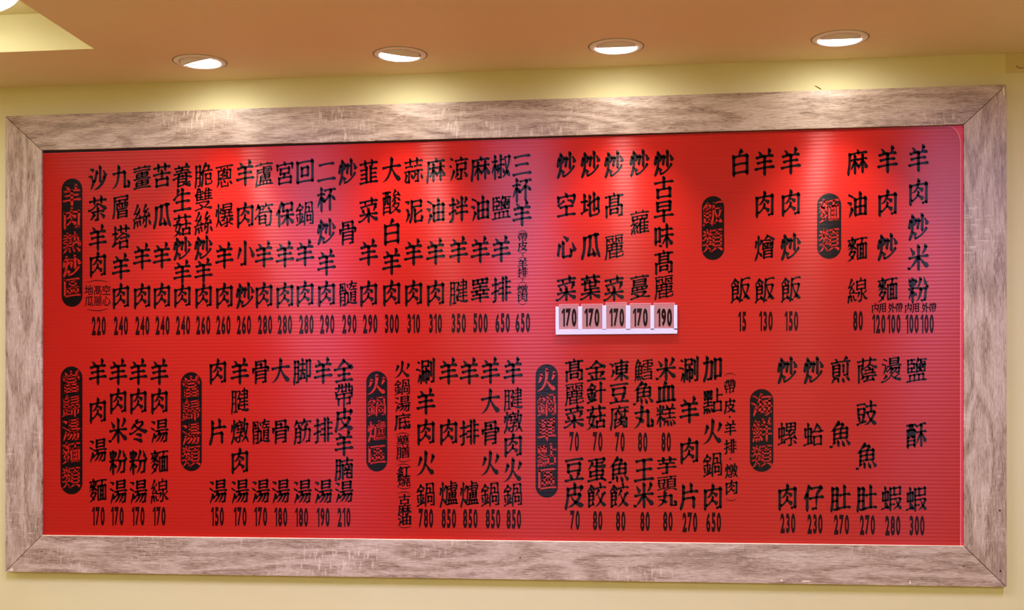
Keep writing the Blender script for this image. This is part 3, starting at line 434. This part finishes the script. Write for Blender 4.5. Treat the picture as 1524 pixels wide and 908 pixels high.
[[34,80,28,76,12,57,8,55,2,54],[11,12,17,21],[9,8,1,7],[16,58,66,58],[40,29,40,55,47,66,49,72],[46,22,53,6],[14,29,65,29],[65,29,65,59],[65,44,16,44],[31,20,32,7],[16,58,16,28],[77,6,73,9,64,20,61,23],[28,72,50,72]],
[[41,25,20,40,14,44,9,44],[1,9,8,9,14,13,20,20,27,30,32,52,33,78],[56,12,61,9,74,10],[74,10,76,14,76,21,73,28],[58,10,57,61],[59,59,7,59]],
[[39,55,39,63],[39,63,75,63],[39,55,44,53,50,52],[20,30,20,53,26,70],[9,29,9,59,15,76,19,80],[9,55,12,56,33,56],[36,12,31,24],[70,8,70,34],[70,21,42,21],[32,58,32,30],[32,30,8,30],[71,10,40,10],[10,23,8,12,4,5],[27,70,14,70],[31,43,9,43],[56,73,56,39],[74,74,39,74],[27,10,24,23],[73,64,73,55],[71,33,40,33],[17,23,18,9],[41,43,50,43],[62,43,71,43],[70,53,62,53]],
[[78,52,73,49,44,50,30,52,21,59],[6,44,16,55,23,66],[71,73,9,73],[70,74,67,64,62,61],[63,13,61,16,57,19,57,24],[13,24,65,24],[65,24,65,38],[40,44,40,11],[40,73,40,51],[6,10,67,12,76,6],[66,37,15,37],[15,37,15,23],[40,62,62,62]],
[[73,46,68,52],[46,44,53,28,62,16,72,9,78,9],[32,8,39,9,52,19,59,30,65,44],[18,75,31,63],[3,57,20,75],[28,17,9,11],[27,16,24,24],[10,10,10,53],[10,53,29,53],[48,59,39,44,34,42],[55,65,56,72,54,78],[10,43,27,43],[27,55,27,31],[27,31,10,31],[20,54,18,64],[37,65,75,65]],
[[9,71,71,71],[40,71,40,11],[12,42,69,42],[76,11,4,11]],
[[38,77,31,56,31,12],[67,12,66,60],[66,60,14,60],[14,60,14,12],[49,60,49,12],[76,12,4,12]],
[[28,28,27,33,23,40],[54,32,54,63],[72,48,36,48],[75,7,70,20,65,25],[61,7,58,20,55,25],[66,77,62,64],[31,7,37,24],[24,55,29,74],[75,63,34,63],[4,14,5,21,13,38,17,40],[17,78,17,6],[17,40,22,39],[46,22,48,7],[45,70,48,68],[10,57,7,71,4,75],[45,63,44,74,40,79],[30,49,4,49],[32,32,76,32]],
[[41,9,27,8,23,9],[40,8,40,52],[53,78,53,59],[75,68,6,68],[26,78,26,58],[75,34,5,34],[69,52,11,52]],
[[31,8,37,8,48,15,54,16],[39,73,76,73],[56,73,55,60],[28,36,25,23,28,18],[73,60,43,60],[43,60,43,21],[72,61,72,23],[72,23,42,22],[5,12,36,19],[72,48,43,48],[10,35,13,22],[60,16,65,15,74,8,80,7],[43,35,72,35],[8,41,9,59],[9,59,32,59],[7,42,31,42],[31,42,31,60],[5,72,34,72]],
[[18,77,17,48,15,32,12,19,5,5],[21,9,34,10],[36,62,35,21,32,9],[38,61,5,61],[70,17,70,66],[70,66,47,66],[70,15,49,15],[49,68,49,7]],
[[52,19,53,25,43,33],[74,19,30,19],[51,8,62,8,65,12,67,23,69,56],[48,54,48,49,54,43,54,37],[9,76,22,69],[18,34,8,9],[3,52,7,51,17,45],[31,18,36,54],[36,54,71,54],[38,78,31,62,27,56,23,53],[77,37,24,37],[35,68,74,67]],
[[11,22,6,7],[70,78,65,67,65,61],[15,70,10,60,10,29],[15,70,17,78],[15,70,29,70],[29,71,22,53,22,30],[74,61,41,61],[49,61,50,67,45,78],[9,56,35,56],[35,56,35,30],[35,30,9,30],[25,23,29,10],[31,25,35,22,41,9],[10,43,35,43],[40,28,76,28],[58,61,58,6],[18,23,19,9],[9,56,5,50],[73,45,43,45]],
[[70,73,70,52],[70,52,36,52],[36,52,37,74],[37,74,70,73],[70,63,37,63],[34,41,38,39,51,39],[72,12,63,21],[45,7,55,8],[42,40,43,44,48,48,48,51],[5,14,29,18],[28,62,8,62],[8,62,8,32],[8,38,27,38],[27,38,27,63],[29,17,27,26,24,30],[53,52,53,73],[42,27,44,31,55,40,62,44,67,45],[33,27,69,29],[64,37,69,32],[18,17,18,78],[54,27,54,7],[71,29,74,24]],
[[43,52,42,56,54,73],[67,56,64,50],[64,50,46,50,39,53],[39,53,36,50,30,51],[65,58,57,70,53,73],[41,36,41,13],[41,11,69,11],[32,20,28,29],[28,29,30,30,30,33],[19,78,19,16],[30,37,30,62],[30,62,6,62],[8,63,8,40],[68,10,68,36],[32,18,3,14],[8,38,32,38],[70,51,76,52],[40,35,69,35]],
[[69,72,66,66,53,56,51,53,50,9],[50,9,36,8],[15,5,15,59,23,78],[15,53,9,50,6,47,5,39],[76,41,25,41],[69,71,31,71]],
[[53,26,67,26],[72,9,65,19,60,21],[5,5,8,7,15,18,20,21],[36,26,24,27],[34,25,36,32,36,59],[36,37,12,37],[30,18,32,7],[47,19,52,6],[63,79,57,76,53,68],[37,58,12,57],[12,57,12,25],[36,48,12,48],[75,67,5,67],[25,67,26,73,23,77,18,79],[66,25,67,60],[51,34,51,57]],
[[28,9,20,8,16,9],[10,75,9,29,5,5],[8,73,28,73],[28,73,27,8],[28,35,10,35],[76,11,34,11],[55,11,55,77],[10,54,28,54],[75,51,37,51]],
[[44,22,36,9],[26,23,76,23],[49,58,30,47,24,48],[52,59,58,54,72,47,80,49],[25,59,18,41,24,32,26,23],[26,23,24,19,17,16],[63,43,61,32],[64,42,34,42],[61,23,61,18,67,10],[25,59,10,58],[10,58,10,6],[52,42,52,49],[33,32,72,32],[26,78,26,64],[75,71,5,71],[52,49,45,51],[29,9,67,11],[54,78,53,66,51,63],[51,63,52,59]],
[[4,12,36,19],[30,10,37,8,45,12,59,24,68,38,70,45],[78,9,73,8,68,11,53,24,43,41],[45,41,45,46],[68,46,38,46],[10,34,13,21],[28,36,23,17],[8,42,8,59],[8,59,31,58],[31,58,31,41],[31,41,8,42],[57,46,56,78],[75,64,38,64],[4,72,34,72]],
[[69,47,67,34],[70,46,35,46],[67,76,34,76],[34,76,33,61],[66,76,65,61],[65,61,33,61],[77,11,70,9,56,12,48,16,39,25],[30,33,34,34,38,37,43,42,44,46],[19,51,18,48,8,31],[45,31,54,39,57,46],[17,58,5,63],[21,72,11,77],[2,9,7,8,11,8,28,14,35,20,39,29,43,33],[35,46,26,40,22,39],[75,54,25,54],[37,53,35,46],[58,33,67,33],[8,18,13,18,20,26],[66,68,33,68],[53,18,57,19,65,26,69,28]],
[[26,17,3,13],[28,10,22,30],[79,7,74,8,67,15,62,23,56,37],[45,8,51,9,62,16,69,27,73,38],[6,38,26,38],[26,38,26,64],[7,37,7,62],[7,62,27,63],[16,78,17,16],[73,40,54,40],[50,51,50,74],[51,52,35,52],[35,74,35,6],[34,72,51,72],[35,23,51,23],[35,39,50,39],[72,74,72,52],[72,52,56,52],[74,72,56,72]],
[[33,7,33,58],[33,58,7,59],[7,59,7,6],[7,26,33,26],[40,14,41,20,47,29,53,43,58,46],[75,50,61,50,60,49,41,50],[58,6,58,71],[58,46,63,43,73,21,74,16],[24,74,24,37],[40,69,44,68,69,75,74,74],[36,74,4,74],[7,36,12,37],[12,37,16,45,15,74],[33,38,23,38],[33,13,7,13]],
[[39,46,44,43,63,24],[70,64,69,10,68,8,59,8,53,9],[71,62,9,62],[40,78,39,50,36,41,31,34,22,26,14,25],[10,64,10,5]],
[[68,8,68,72],[68,52,15,52],[70,71,15,71],[15,71,14,28,11,17,6,9,6,4],[53,8,68,9],[14,33,68,32],[40,71,40,7]],
[[29,36,27,29,17,16,8,10,1,10],[52,78,52,6],[52,51,58,51,75,36],[29,36,32,39,35,47,38,65],[29,36,13,45],[6,42,14,57,21,78],[39,64,18,64]]
]
GLYPH = dict(zip(dict.fromkeys(CH), STROKES))
def prof(keys,t):
    for (a,u),(b,v) in zip(keys,keys[1:]):
        if t<=b: 
            f=(t-a)/(b-a); f=f*f*(3-2*f); return u+(v-u)*f
    return keys[-1][1]
def brush(s, bold=1.0, square=False):
    """polygons (lists of 2-D points) of one brush-written character in a unit em, y up"""
    S=[[(q[i]/80,q[i+1]/80) for i in range(0,len(q),2)] for q in s]; n=len(S)
    base=bold*(0.118 if n<=6 else 0.118-0.0026*(n-6) if n<=22 else 0.0765)
    base=max(base,0.056*bold)
    polys=[]
    for P in S:
        L=[0]
        for a,b in zip(P,P[1:]): L.append(L[-1]+math.dist(a,b))
        tot=L[-1]
        dx,dy=P[-1][0]-P[0][0],P[-1][1]-P[0][1]
        hor=abs(dx)>abs(dy)*1.6
        if (hor and dx<0) or (not hor and dy>0): P=P[::-1]; L=[tot-x for x in L[::-1]]; dx,dy=-dx,-dy
        ang=abs(dx)/(abs(dy)+1e-6)
        if hor:
            if tot<0.13: keys=[(0,1.1),(1,.7)]; w=base*.8
            else: keys=[(0,1.2),(.2,.85),(.75,.85),(.93,1.35),(1,1.1)]; w=base*.72
            if dy<-0.06 and tot>.2: keys=[(0,.5),(.6,1.0),(.85,1.5),(1,.25)]; w=base
        elif dx<-0.05 and ang>.28:
            keys=[(0,1.25),(.25,1.0),(.7,.75),(1,.18)]; w=base*(1 if tot>.2 else 1.05)
        elif dx>0.05 and ang>.28:
            if tot<.24: keys=[(0,.35),(.6,1.25),(1,1.0)]; w=base
            else: keys=[(0,.45),(.5,.9),(.8,1.45),(.92,1.1),(1,.15)]; w=base*1.05
        elif tot<.13: keys=[(0,1.0),(1,.9)]; w=base*.9
        else: keys=[(0,1.25),(.18,1.0),(.6,.95),(.9,1.1),(1,.75)]; w=base
        if square: keys=[(0,1),(1,1)]; w=base*.8
        m=max(3,min(10,int(tot/.05)+2)); C=[]
        for i in range(m+1):
            d=tot*i/m; k=0
            while k<len(L)-2 and L[k+1]<d: k+=1
            f=(d-L[k])/max(1e-6,L[k+1]-L[k]); C.append([P[k][0]+(P[k+1][0]-P[k][0])*f,P[k][1]+(P[k+1][1]-P[k][1])*f])
        for _ in range(2):
            C=[C[0]]+[[(C[i-1][j]+2*C[i][j]+C[i+1][j])/4 for j in(0,1)] for i in range(1,m)]+[C[-1]]
        if not square:
            if hor and tot>.13:
                for i in range(m+1): t=i/m; C[i][1]+=.02*math.sin(math.pi*t)*(1 if tot>.3 else .5)
            for c in C: c[1]+=.12*(c[0]-.5)
        l,r=[],[]
        for i in range(m+1):
            a=C[max(0,i-1)]; b=C[min(m,i+1)]; u,v=b[0]-a[0],b[1]-a[1]; q=math.hypot(u,v)+1e-9
            h=w*prof(keys,i/m)/2; l.append((C[i][0]-v/q*h,C[i][1]+u/q*h)); r.append((C[i][0]+v/q*h,C[i][1]-u/q*h))
        for i in range(m): polys.append([l[i],r[i],r[i+1],l[i+1]])
        for i in (0,m):
            h=w*prof(keys,i/m)/2; ca,sa=math.cos(-.8),math.sin(-.8); e=[]
            if h<base*.15: continue
            for k in range(8):
                t=k*math.pi/4; x,y=h*1.2*math.cos(t),h*.75*math.sin(t)
                if square: x,y=h*math.cos(t),h*math.sin(t)
                e.append((C[i][0]+x*ca-y*sa,C[i][1]+x*sa+y*ca))
            polys.append(e)
    return polys

def ccw(p):
    return sum(a[0] * b[1] - b[0] * a[1] for a, b in zip(p, p[1:] + p[:1])) > 0
class Ink:
    """collects flat polygons (x, z) into one thin printed mesh at depth y"""
    def __init__(s, y): s.v, s.f, s.y = [], [], y
    def poly(s, p):
        if not ccw(p): p = p[::-1]
        n = len(s.v); s.v += [(x, s.y, z) for x, z in p]; s.f.append(tuple(range(n, n + len(p))))
    def char(s, ch, px, py, w, h, bold=1.0, square=False):
        x, z = at(px, py, s.y); sx, sz = scale_at(px, py, s.y)
        for p in brush(GLYPH[ch], bold, square): s.poly([(x + (a - .5) * w * sx, z + (b - .5) * h * sz) for a, b in p])
    def arc(s, px, py, w, sag, th=1.3):     # a bracket lying on its side; sag > 0 opens downwards
        x, z = at(px, py, s.y); sx, sz = scale_at(px, py, s.y); m = 10
        q = [((t / m - .5) * w, sag * (1 - (2 * t / m - 1) ** 2), th * (.55 + .45 * math.sin(math.pi * t / m))) for t in range(m + 1)]
        for a, b in zip(q, q[1:]):
            s.poly([(x + a[0] * sx, z + (a[1] - a[2] / 2) * sz), (x + b[0] * sx, z + (b[1] - b[2] / 2) * sz), (x + b[0] * sx, z + (b[1] + b[2] / 2) * sz), (x + a[0] * sx, z + (a[1] + a[2] / 2) * sz)])
    def dot(s, px, py, r):
        x, z = at(px, py, s.y); sx, sz = scale_at(px, py, s.y)
        s.poly([(x + r * sx * math.cos(k * math.pi / 4), z + r * sz * math.sin(k * math.pi / 4)) for k in range(8)])
    def tris(s, vs, fs, px, py, w, h):
        x, z = at(px, py, s.y); sx, sz = scale_at(px, py, s.y); n = len(s.v)
        s.v += [(x + a * w * sx, s.y, z + b * h * sz) for a, b in vs]
        for f in fs:
            f = tuple(n + i for i in f); p = [(s.v[i][0], s.v[i][2]) for i in f]; s.f.append(f if ccw(p) else f[::-1])
    def build(s, name, mat, parent, label=None):
        return tag(mesh_obj(name, s.v, s.f, mat, parent), label)

DIGIT = {}
def digit(ch):                               # outline of a numeral from Blender's own font, fitted to height 1
    if ch == '1':
        return [(.0, -.5), (.30, -.5), (.30, .5), (.0, .5), (-.32, .19), (.0, .27), (.0, .5), (-.32, .33)], [(0, 1, 2, 3), (4, 5, 6, 7)]
    if ch not in DIGIT:
        c = bpy.data.curves.new('numeral', 'FONT'); c.body = ch; c.size = 1; c.resolution_u = 4; c.offset = .048
        o = bpy.data.objects.new('numeral', c); C.objects.link(o)
        me = o.evaluated_get(bpy.context.evaluated_depsgraph_get()).to_mesh(); me.calc_loop_triangles()
        v = [(p.co.x, p.co.y) for p in me.vertices]; f = [tuple(t.vertices) for t in me.loop_triangles]
        bpy.data.objects.remove(o); bpy.data.curves.remove(c)
        x0, x1 = min(p[0] for p in v), max(p[0] for p in v); y0, y1 = min(p[1] for p in v), max(p[1] for p in v)
        DIGIT[ch] = ([((a - (x0 + x1) / 2) / .58, (b - (y0 + y1) / 2) / (y1 - y0)) for a, b in v], f)
    return DIGIT[ch]
def number(txt, px, py, w=None, h=None, mat=None, y=None, parent=None, name='price_lettering', adv=None):
    k = px / 1500; h = h or 28 + 2.2 * k; adv = adv or 7.3 + .8 * k; ink = Ink(IY if y is None else y)
    widths = [.72 if c == '1' else 1 for c in txt]; tot = sum(widths) * adv; x = px - tot / 2
    for c, q in zip(txt, widths):
        v, f = digit(c); ink.tris(v, f, x + q * adv / 2, py, adv * .90, h); x += q * adv
    return ink.build(name, mat or M_INK2, parent or board, 'black condensed price ' + txt)

def column(px, chars, price=None, big=1.0):
    """px: middle of the column; chars: character and its height in the photograph; price: text, px, py"""
    k = px / 1500; w, h = 27 + 5 * k, 37 + 2 * k; e = empty('dish_lettering', (0, 0, 0)); e.parent = board
    e['label'] = 'black brush writing ' + ''.join(c for c, _ in chars)
    for i, (ch, py) in enumerate(chars):
        gap = min([abs(py - q) for j, (_, q) in enumerate(chars) if j != i] + [99])
        ink = Ink(IY); ink.char(ch, px, py, w * big, min(h * big, gap * 1.0), 1.24); ink.build('character', M_INK, e)
    if price: number(*price)

def badge(x0, x1, y0, y1, px, chars):
    a, b = at(x0, y0, IY), at(x1, y1, IY); r = (b[0] - a[0]) / 2; c = (a[0] + b[0]) / 2; p = []
    for k in range(17): t = math.pi * k / 16; p.append((c + r * math.cos(t), a[1] - r + r * math.sin(t)))
    for k in range(17): t = math.pi + math.pi * k / 16; p.append((c + r * math.cos(t), b[1] + r + r * math.sin(t)))
    ink = Ink(IY); ink.poly(p); o = ink.build('heading_badge', M_INK, board, 'black rounded badge headed ' + ''.join(q for q, _ in chars))
    k = px / 1500
    for ch, py in chars:
        t = Ink(IY - .0001); t.char(ch, px, py, 27.5 + 5 * k, min(37, abs(chars[1][1] - chars[0][1]) * .95), 1.24 * .9); t.build('character', M_RED, o)

def cs(s, *ys): return list(zip(s, ys))
badge(91.7, 122.7, 266, 456.6, 107, cs('羊肉熱炒區', 293, 326, 362, 397, 429))
UP = [(145.7, '沙茶羊肉', (267, 312, 356, 394.5), '220', 147), (180, '九層塔羊肉', (265, 309, 355, 399, 441.5), '240', 180),
      (211.6, '薑絲羊肉', (265, 323, 384, 441.5), '240', 212), (241, '苦瓜羊肉', (263, 321.6, 382.6, 441), '240', 242),
      (271.5, '養生菇炒羊肉', (263, 299, 337, 371, 407, 441), '240', 272.5), (303, '脆雙絲炒羊肉', (262, 297.6, 333, 370, 405, 441), '260', 302.5),
      (334, '蔥爆羊肉', (263, 321.6, 382.6, 441), '260', 332.5), (365, '羊肉小炒', (260, 321, 378, 441), '260', 363),
      (393, '蘆筍羊肉', (260, 321, 381, 440), '280', 394.5), (424, '宮保羊肉', (259, 320, 381, 440), '280', 424),
      (454, '回鍋羊肉', (257, 319, 379, 438), '280', 456), (486, '二杯炒羊肉', (256, 297.6, 346, 393, 438), '290', 487),
      (517.6, '炒骨髓', (257, 347, 438), '290', 520), (548.7, '韮菜羊肉', (258, 314.6, 378, 438), '290', 551),
      (583, '大酸白羊肉', (254.6, 302, 347, 392, 437), '300', 583), (615.6, '蒜泥羊肉', (255, 315.6, 378, 437), '310', 615.6),
      (648.4, '麻油羊肉', (253.6, 315.6, 377, 437), '310', 648), (682.6, '涼拌羊腱', (252, 313, 374, 435.5), '350', 682.6),
      (714.7, '麻油羊睪', (251, 312, 374, 433), '500', 715), (746, '椒鹽羊排', (249, 310, 373, 432), '650', 748), (777, '三杯羊', (246, 283.5, 320), '650', 778)]
for px, s, ys, pr, qx in UP: column(px, cs(s, *ys), (pr, qx, 485.2 - (qx - 147) * .0075))
for px, s, ys in ((843, '炒空心菜', (247, 306, 368, 431)), (879, '炒地瓜葉', (246, 307, 367, 429)), (914, '炒髙麗菜', (246, 306, 368, 431)), (952, '炒蘿蔓', (244, 332, 428)), (988, '炒古早味髙麗', (244, 281, 315.6, 353, 391, 428))):
    column(px, cs(s, *ys))
badge(1044.4, 1077.8, 292.3, 386.8, 1060.6, cs('飯類', 318, 359))
badge(1216, 1252, 288, 385, 1234, cs('麵類', 314.6, 358.6))
for px, s, ys, pr, qx, qy in ((1102, '白飯', (244, 432), '15', 1104.8, 478.5), (1138, '羊肉燴飯', (244, 305, 369, 432), '130', 1140, 478), (1177, '羊肉炒飯', (242, 303, 368.5, 431), '150', 1178, 478),
                              (1276, '麻油麵線', (241.6, 306.5, 371.7, 433), '80', 1277, 477.5)):
    column(px, cs(s, *ys), (pr, qx, qy))
column(1321, cs('羊肉炒麵', 240, 303, 369, 432)); column(1367, cs('羊肉炒米粉', 238, 287, 339, 385, 432.6))
for t, x in (('120', 1308), ('100', 1330.5), ('100', 1357.5), ('100', 1380)): number(t, x, 482, h=28.5, adv=7.7)
for a, b, x in (('内', '用', 1302.7), ('外', '帶', 1327), ('内', '用', 1352), ('外', '帶', 1377)):
    ink = Ink(IY); ink.char(a, x, 458.9, 11.5, 14.5, 1.3); ink.char(b, x + 11, 458.4, 11.5, 14.5, 1.3); ink.build('note_lettering', M_INK2, board, 'small black writing ' + a + b)

badge(90, 122.7, 545.4, 736, 106, cs('當歸湯麵類', 570, 606, 641, 675, 712))
badge(269, 300.4, 554, 701.5, 284.5, cs('當歸湯類', 577, 612, 647, 680))
badge(545, 576.5, 552.4, 702, 561, cs('火鍋爐區', 573.6, 606, 642, 677.6))
badge(797, 830.4, 542, 741, 814, cs('火鍋單點區', 567, 604, 640.5, 679, 714))
badge(1116, 1151, 579, 702.5, 1134, cs('海鮮類', 604.5, 642, 680))
LOW = [(145.7, '羊肉湯麵', (556, 612, 671.6, 731), '170', 146.4, 768.5), (176, '羊肉米粉湯', (556, 598, 642.7, 689, 733), '170', 174.6, 768.5),
       (206, '羊肉冬粉湯', (556, 598, 642.7, 689, 733), '170', 205.6, 768.5), (237.3, '羊肉湯麵線', (556, 598, 642.7, 688.5, 731.5), '170', 237, 768.5),
       (324.4, '肉片湯', (554, 644, 732.6), '150', 323.7, 768.8), (357, '羊腱燉肉湯', (555, 597.5, 642.7, 687, 732.6), '170', 357.5, 769),
       (388, '骨髓湯', (554, 643.5, 732.6), '170', 388, 769), (417.8, '大骨湯', (553.5, 643, 732.6), '180', 418, 769.5),
       (450, '脚筋湯', (553, 643, 733), '180', 449, 770), (481, '羊排湯', (554, 641.6, 733), '190', 481, 770), (512, '全帶皮羊腩湯', (552.4, 589, 625, 662, 698.7, 733), '210', 512, 770),
       (634, '涮羊肉火鍋', (554, 600, 644, 691, 737.5), '780', 634, 771.5), (667.8, '羊肉爐', (555, 644, 735.7), '850', 668, 772), (698.5, '羊排爐', (555, 645, 735.7), '850', 700, 772),
       (730, '羊大骨火鍋', (554, 599, 645, 691, 737), '850', 733.7, 772.5), (763.7, '羊腱燉肉火鍋', (554, 594.7, 628.6, 663.5, 701, 737.5), '850', 764.7, 773),
       (854.7, '髙麗菜', (551.7, 587, 622), '70', 854.7, 657.4), (887.5, '金針菇', (552.8, 586, 623), '70', 889.6, 657.6), (921.6, '凍豆腐', (552.8, 586, 622), '70', 922.7, 658),
       (958, '鱈魚丸', (552, 586, 622), '80', 956.5, 658), (991.4, '米血糕', (551, 585, 619.7), '80', 991.4, 658),
       (854.7, '豆皮', (700, 739), '70', 855.8, 774.4), (888, '蛋餃', (700.4, 739), '80', 889.5, 775), (921.6, '魚餃', (700.4, 739), '80', 923.8, 775.8), (958.5, '王米', (700.4, 739), '80', 960, 776.2),
       (992.5, '芋頭丸', (694, 720, 744), '80', 994, 776.2), (1026, '涮羊肉片', (551.7, 612.7, 672, 740), '270', 1026.7, 777.5), (1061, '加點火鍋肉', (549, 598.6, 644, 693, 741), '650', 1062, 777.5),
       (1172, '炒螺肉', (552.4, 647.5, 741), '230', 1172.6, 779), (1211, '炒蛤仔', (552.4, 648.6, 742), '230', 1213, 780), (1251, '煎魚肚', (552.4, 647.5, 742.6), '270', 1252.5, 781),
       (1290, '蔭豉魚肚', (552.4, 617, 680, 742.6), '270', 1291, 781.5), (1327, '燙蝦', (551.7, 743), '280', 1328.7, 782.4), (1364, '鹽酥蝦', (551.7, 648.6, 744), '300', 1364.6, 782.4)]
for px, s, ys, pr, qx, qy in LOW: column(px, cs(s, *ys), (pr, qx, qy))
column(599, cs('火鍋湯底', 551, 577, 602, 628), None, .86)

def note(items, label):
    ink = Ink(IY)
    for it in items:
        if it[0] == '(': ink.arc(it[1], it[2] + 1.5, it[3], 3.2)
        elif it[0] == ')': ink.arc(it[1], it[2] - 1.5, it[3], -3.2)
        elif it[0] == '.': ink.dot(it[1], it[2], it[3])
        else: ink.char(it[0], it[1], it[2], it[3], it[4], it[5] if len(it) > 5 else 1.35, len(it) > 6)
    ink.build('note_lettering', M_INK, board, label)
S = (13, 15.5, 1.15, True)
note([('(', 145, 419, 31), ('地', 132.4, 432.4, *S), ('髙', 145.6, 432.4, *S), ('空', 158.5, 432.4, *S), ('瓜', 132.4, 448.4, *S), ('麗', 145.6, 448.4, *S), ('心', 158.5, 448.4, *S), (')', 145, 461, 31)], 'small bracketed sans lettering')
note([('(', 777.8, 345, 13), ('帶', 777.8, 353.5, 15, 14), ('皮', 777.8, 367, 15, 14.5), (')', 777.8, 375, 13), ('.', 777.8, 379.6, 1.3), ('(', 777.8, 384.5, 13), ('羊', 777.8, 393, 15, 15), ('排', 777.8, 405.5, 16, 14.5), (')', 777.8, 412.5, 13),
      ('.', 777.8, 416.6, 1.3), ('(', 777.8, 421.5, 13), ('燉', 777.8, 431, 17, 14), ('肉', 777.8, 443, 16, 14), (')', 777.8, 451.5, 13)], 'small bracketed brush writing')
note([('(', 599.5, 646, 21), ('藥', 599.5, 656.6, 20, 17), ('膳', 600, 674, 21, 19), (')', 600.5, 685.5, 21), ('(', 600.5, 692.5, 21), ('紅', 601, 703, 20, 18), ('燒', 601, 717, 20, 17), (')', 601.5, 726, 21), ('(', 601.5, 734, 21),
      ('古', 602, 744, 18, 16), ('麻', 602, 759, 20, 18), ('油', 602, 774.3, 22, 18), (')', 602, 784, 20)], 'small bracketed brush writing')
note([('(', 1086.6, 557.5, 17), ('帶', 1086.3, 576, 18, 22), ('皮', 1086.3, 604.6, 18, 22), ('.', 1086, 620.5, 1.7), ('羊', 1087, 638.5, 18, 22), ('排', 1087, 665.5, 19, 22), ('.', 1087, 683, 1.7), ('燉', 1088.5, 701.5, 20, 22), ('肉', 1088.8, 726, 20, 22), (')', 1088, 743.5, 17)], 'small bracketed brush writing')

# ---------------------------------------------------------------- price holder and its five clear cards
HY = IY - .0045                                          # front of the white plastic rails
def hbox(name, px0, px1, py0, py1, y0, y1, mat, parent, bev=.0004):
    a, b = at(px0, py0, y0), at(px1, py1, y0); bm = bmesh.new(); box(bm, a[0], b[0], y0, y1, b[1], a[1], bev); return bm_obj(name, bm, mat, parent)
hold = empty('price_holder', (0, 0, 0)); hold.parent = board; hold['label'] = 'white plastic rail with dividers under the vegetable dishes'
hbox('rail', 827, 1008, 490.3, 496.6, HY, FY - .0001, M_PLASTIC, hold)
DIV = ((826.8, 831.6, 456.5), (860.4, 866.4, 456), (896.4, 902.2, 454.5), (931.4, 938.2, 454.5), (968, 973.6, 454.5), (1003, 1008, 454))
for a, b, t in DIV: hbox('divider', a, b, t, 491, HY, FY - .0001, M_PLASTIC, hold)
CARDS = ((831.8, 861.5, 452.6, '170', 847, 'clear price card reading 170 in the holder under the water spinach column'),
         (864.6, 897.5, 452.4, '170', 881, 'clear price card reading 170 in the holder, under the sweet potato leaf column'),
         (901, 933, 450.3, '170', 918, 'clear price card reading 170 in the middle of the holder, standing highest'),
         (937, 969, 451.2, '170', 953, 'clear price card reading 170 in the holder, next to the card reading 190'),
         (972.4, 1004.5, 450.8, '190', 989, 'clear price card reading 190 in the end slot of the white holder'))
for a, b, t, txt, nx, lab in CARDS:
    o = hbox('price_card', a, b, t, 490.2, HY + .0012, HY + .0026, M_CARD, None, .0003)
    tag(o, lab, 'price card', 'clear price cards in the white holder')
    number(txt, nx, 472.6, h=27, y=HY + .0011, parent=o, name='price_lettering', adv=8.6)
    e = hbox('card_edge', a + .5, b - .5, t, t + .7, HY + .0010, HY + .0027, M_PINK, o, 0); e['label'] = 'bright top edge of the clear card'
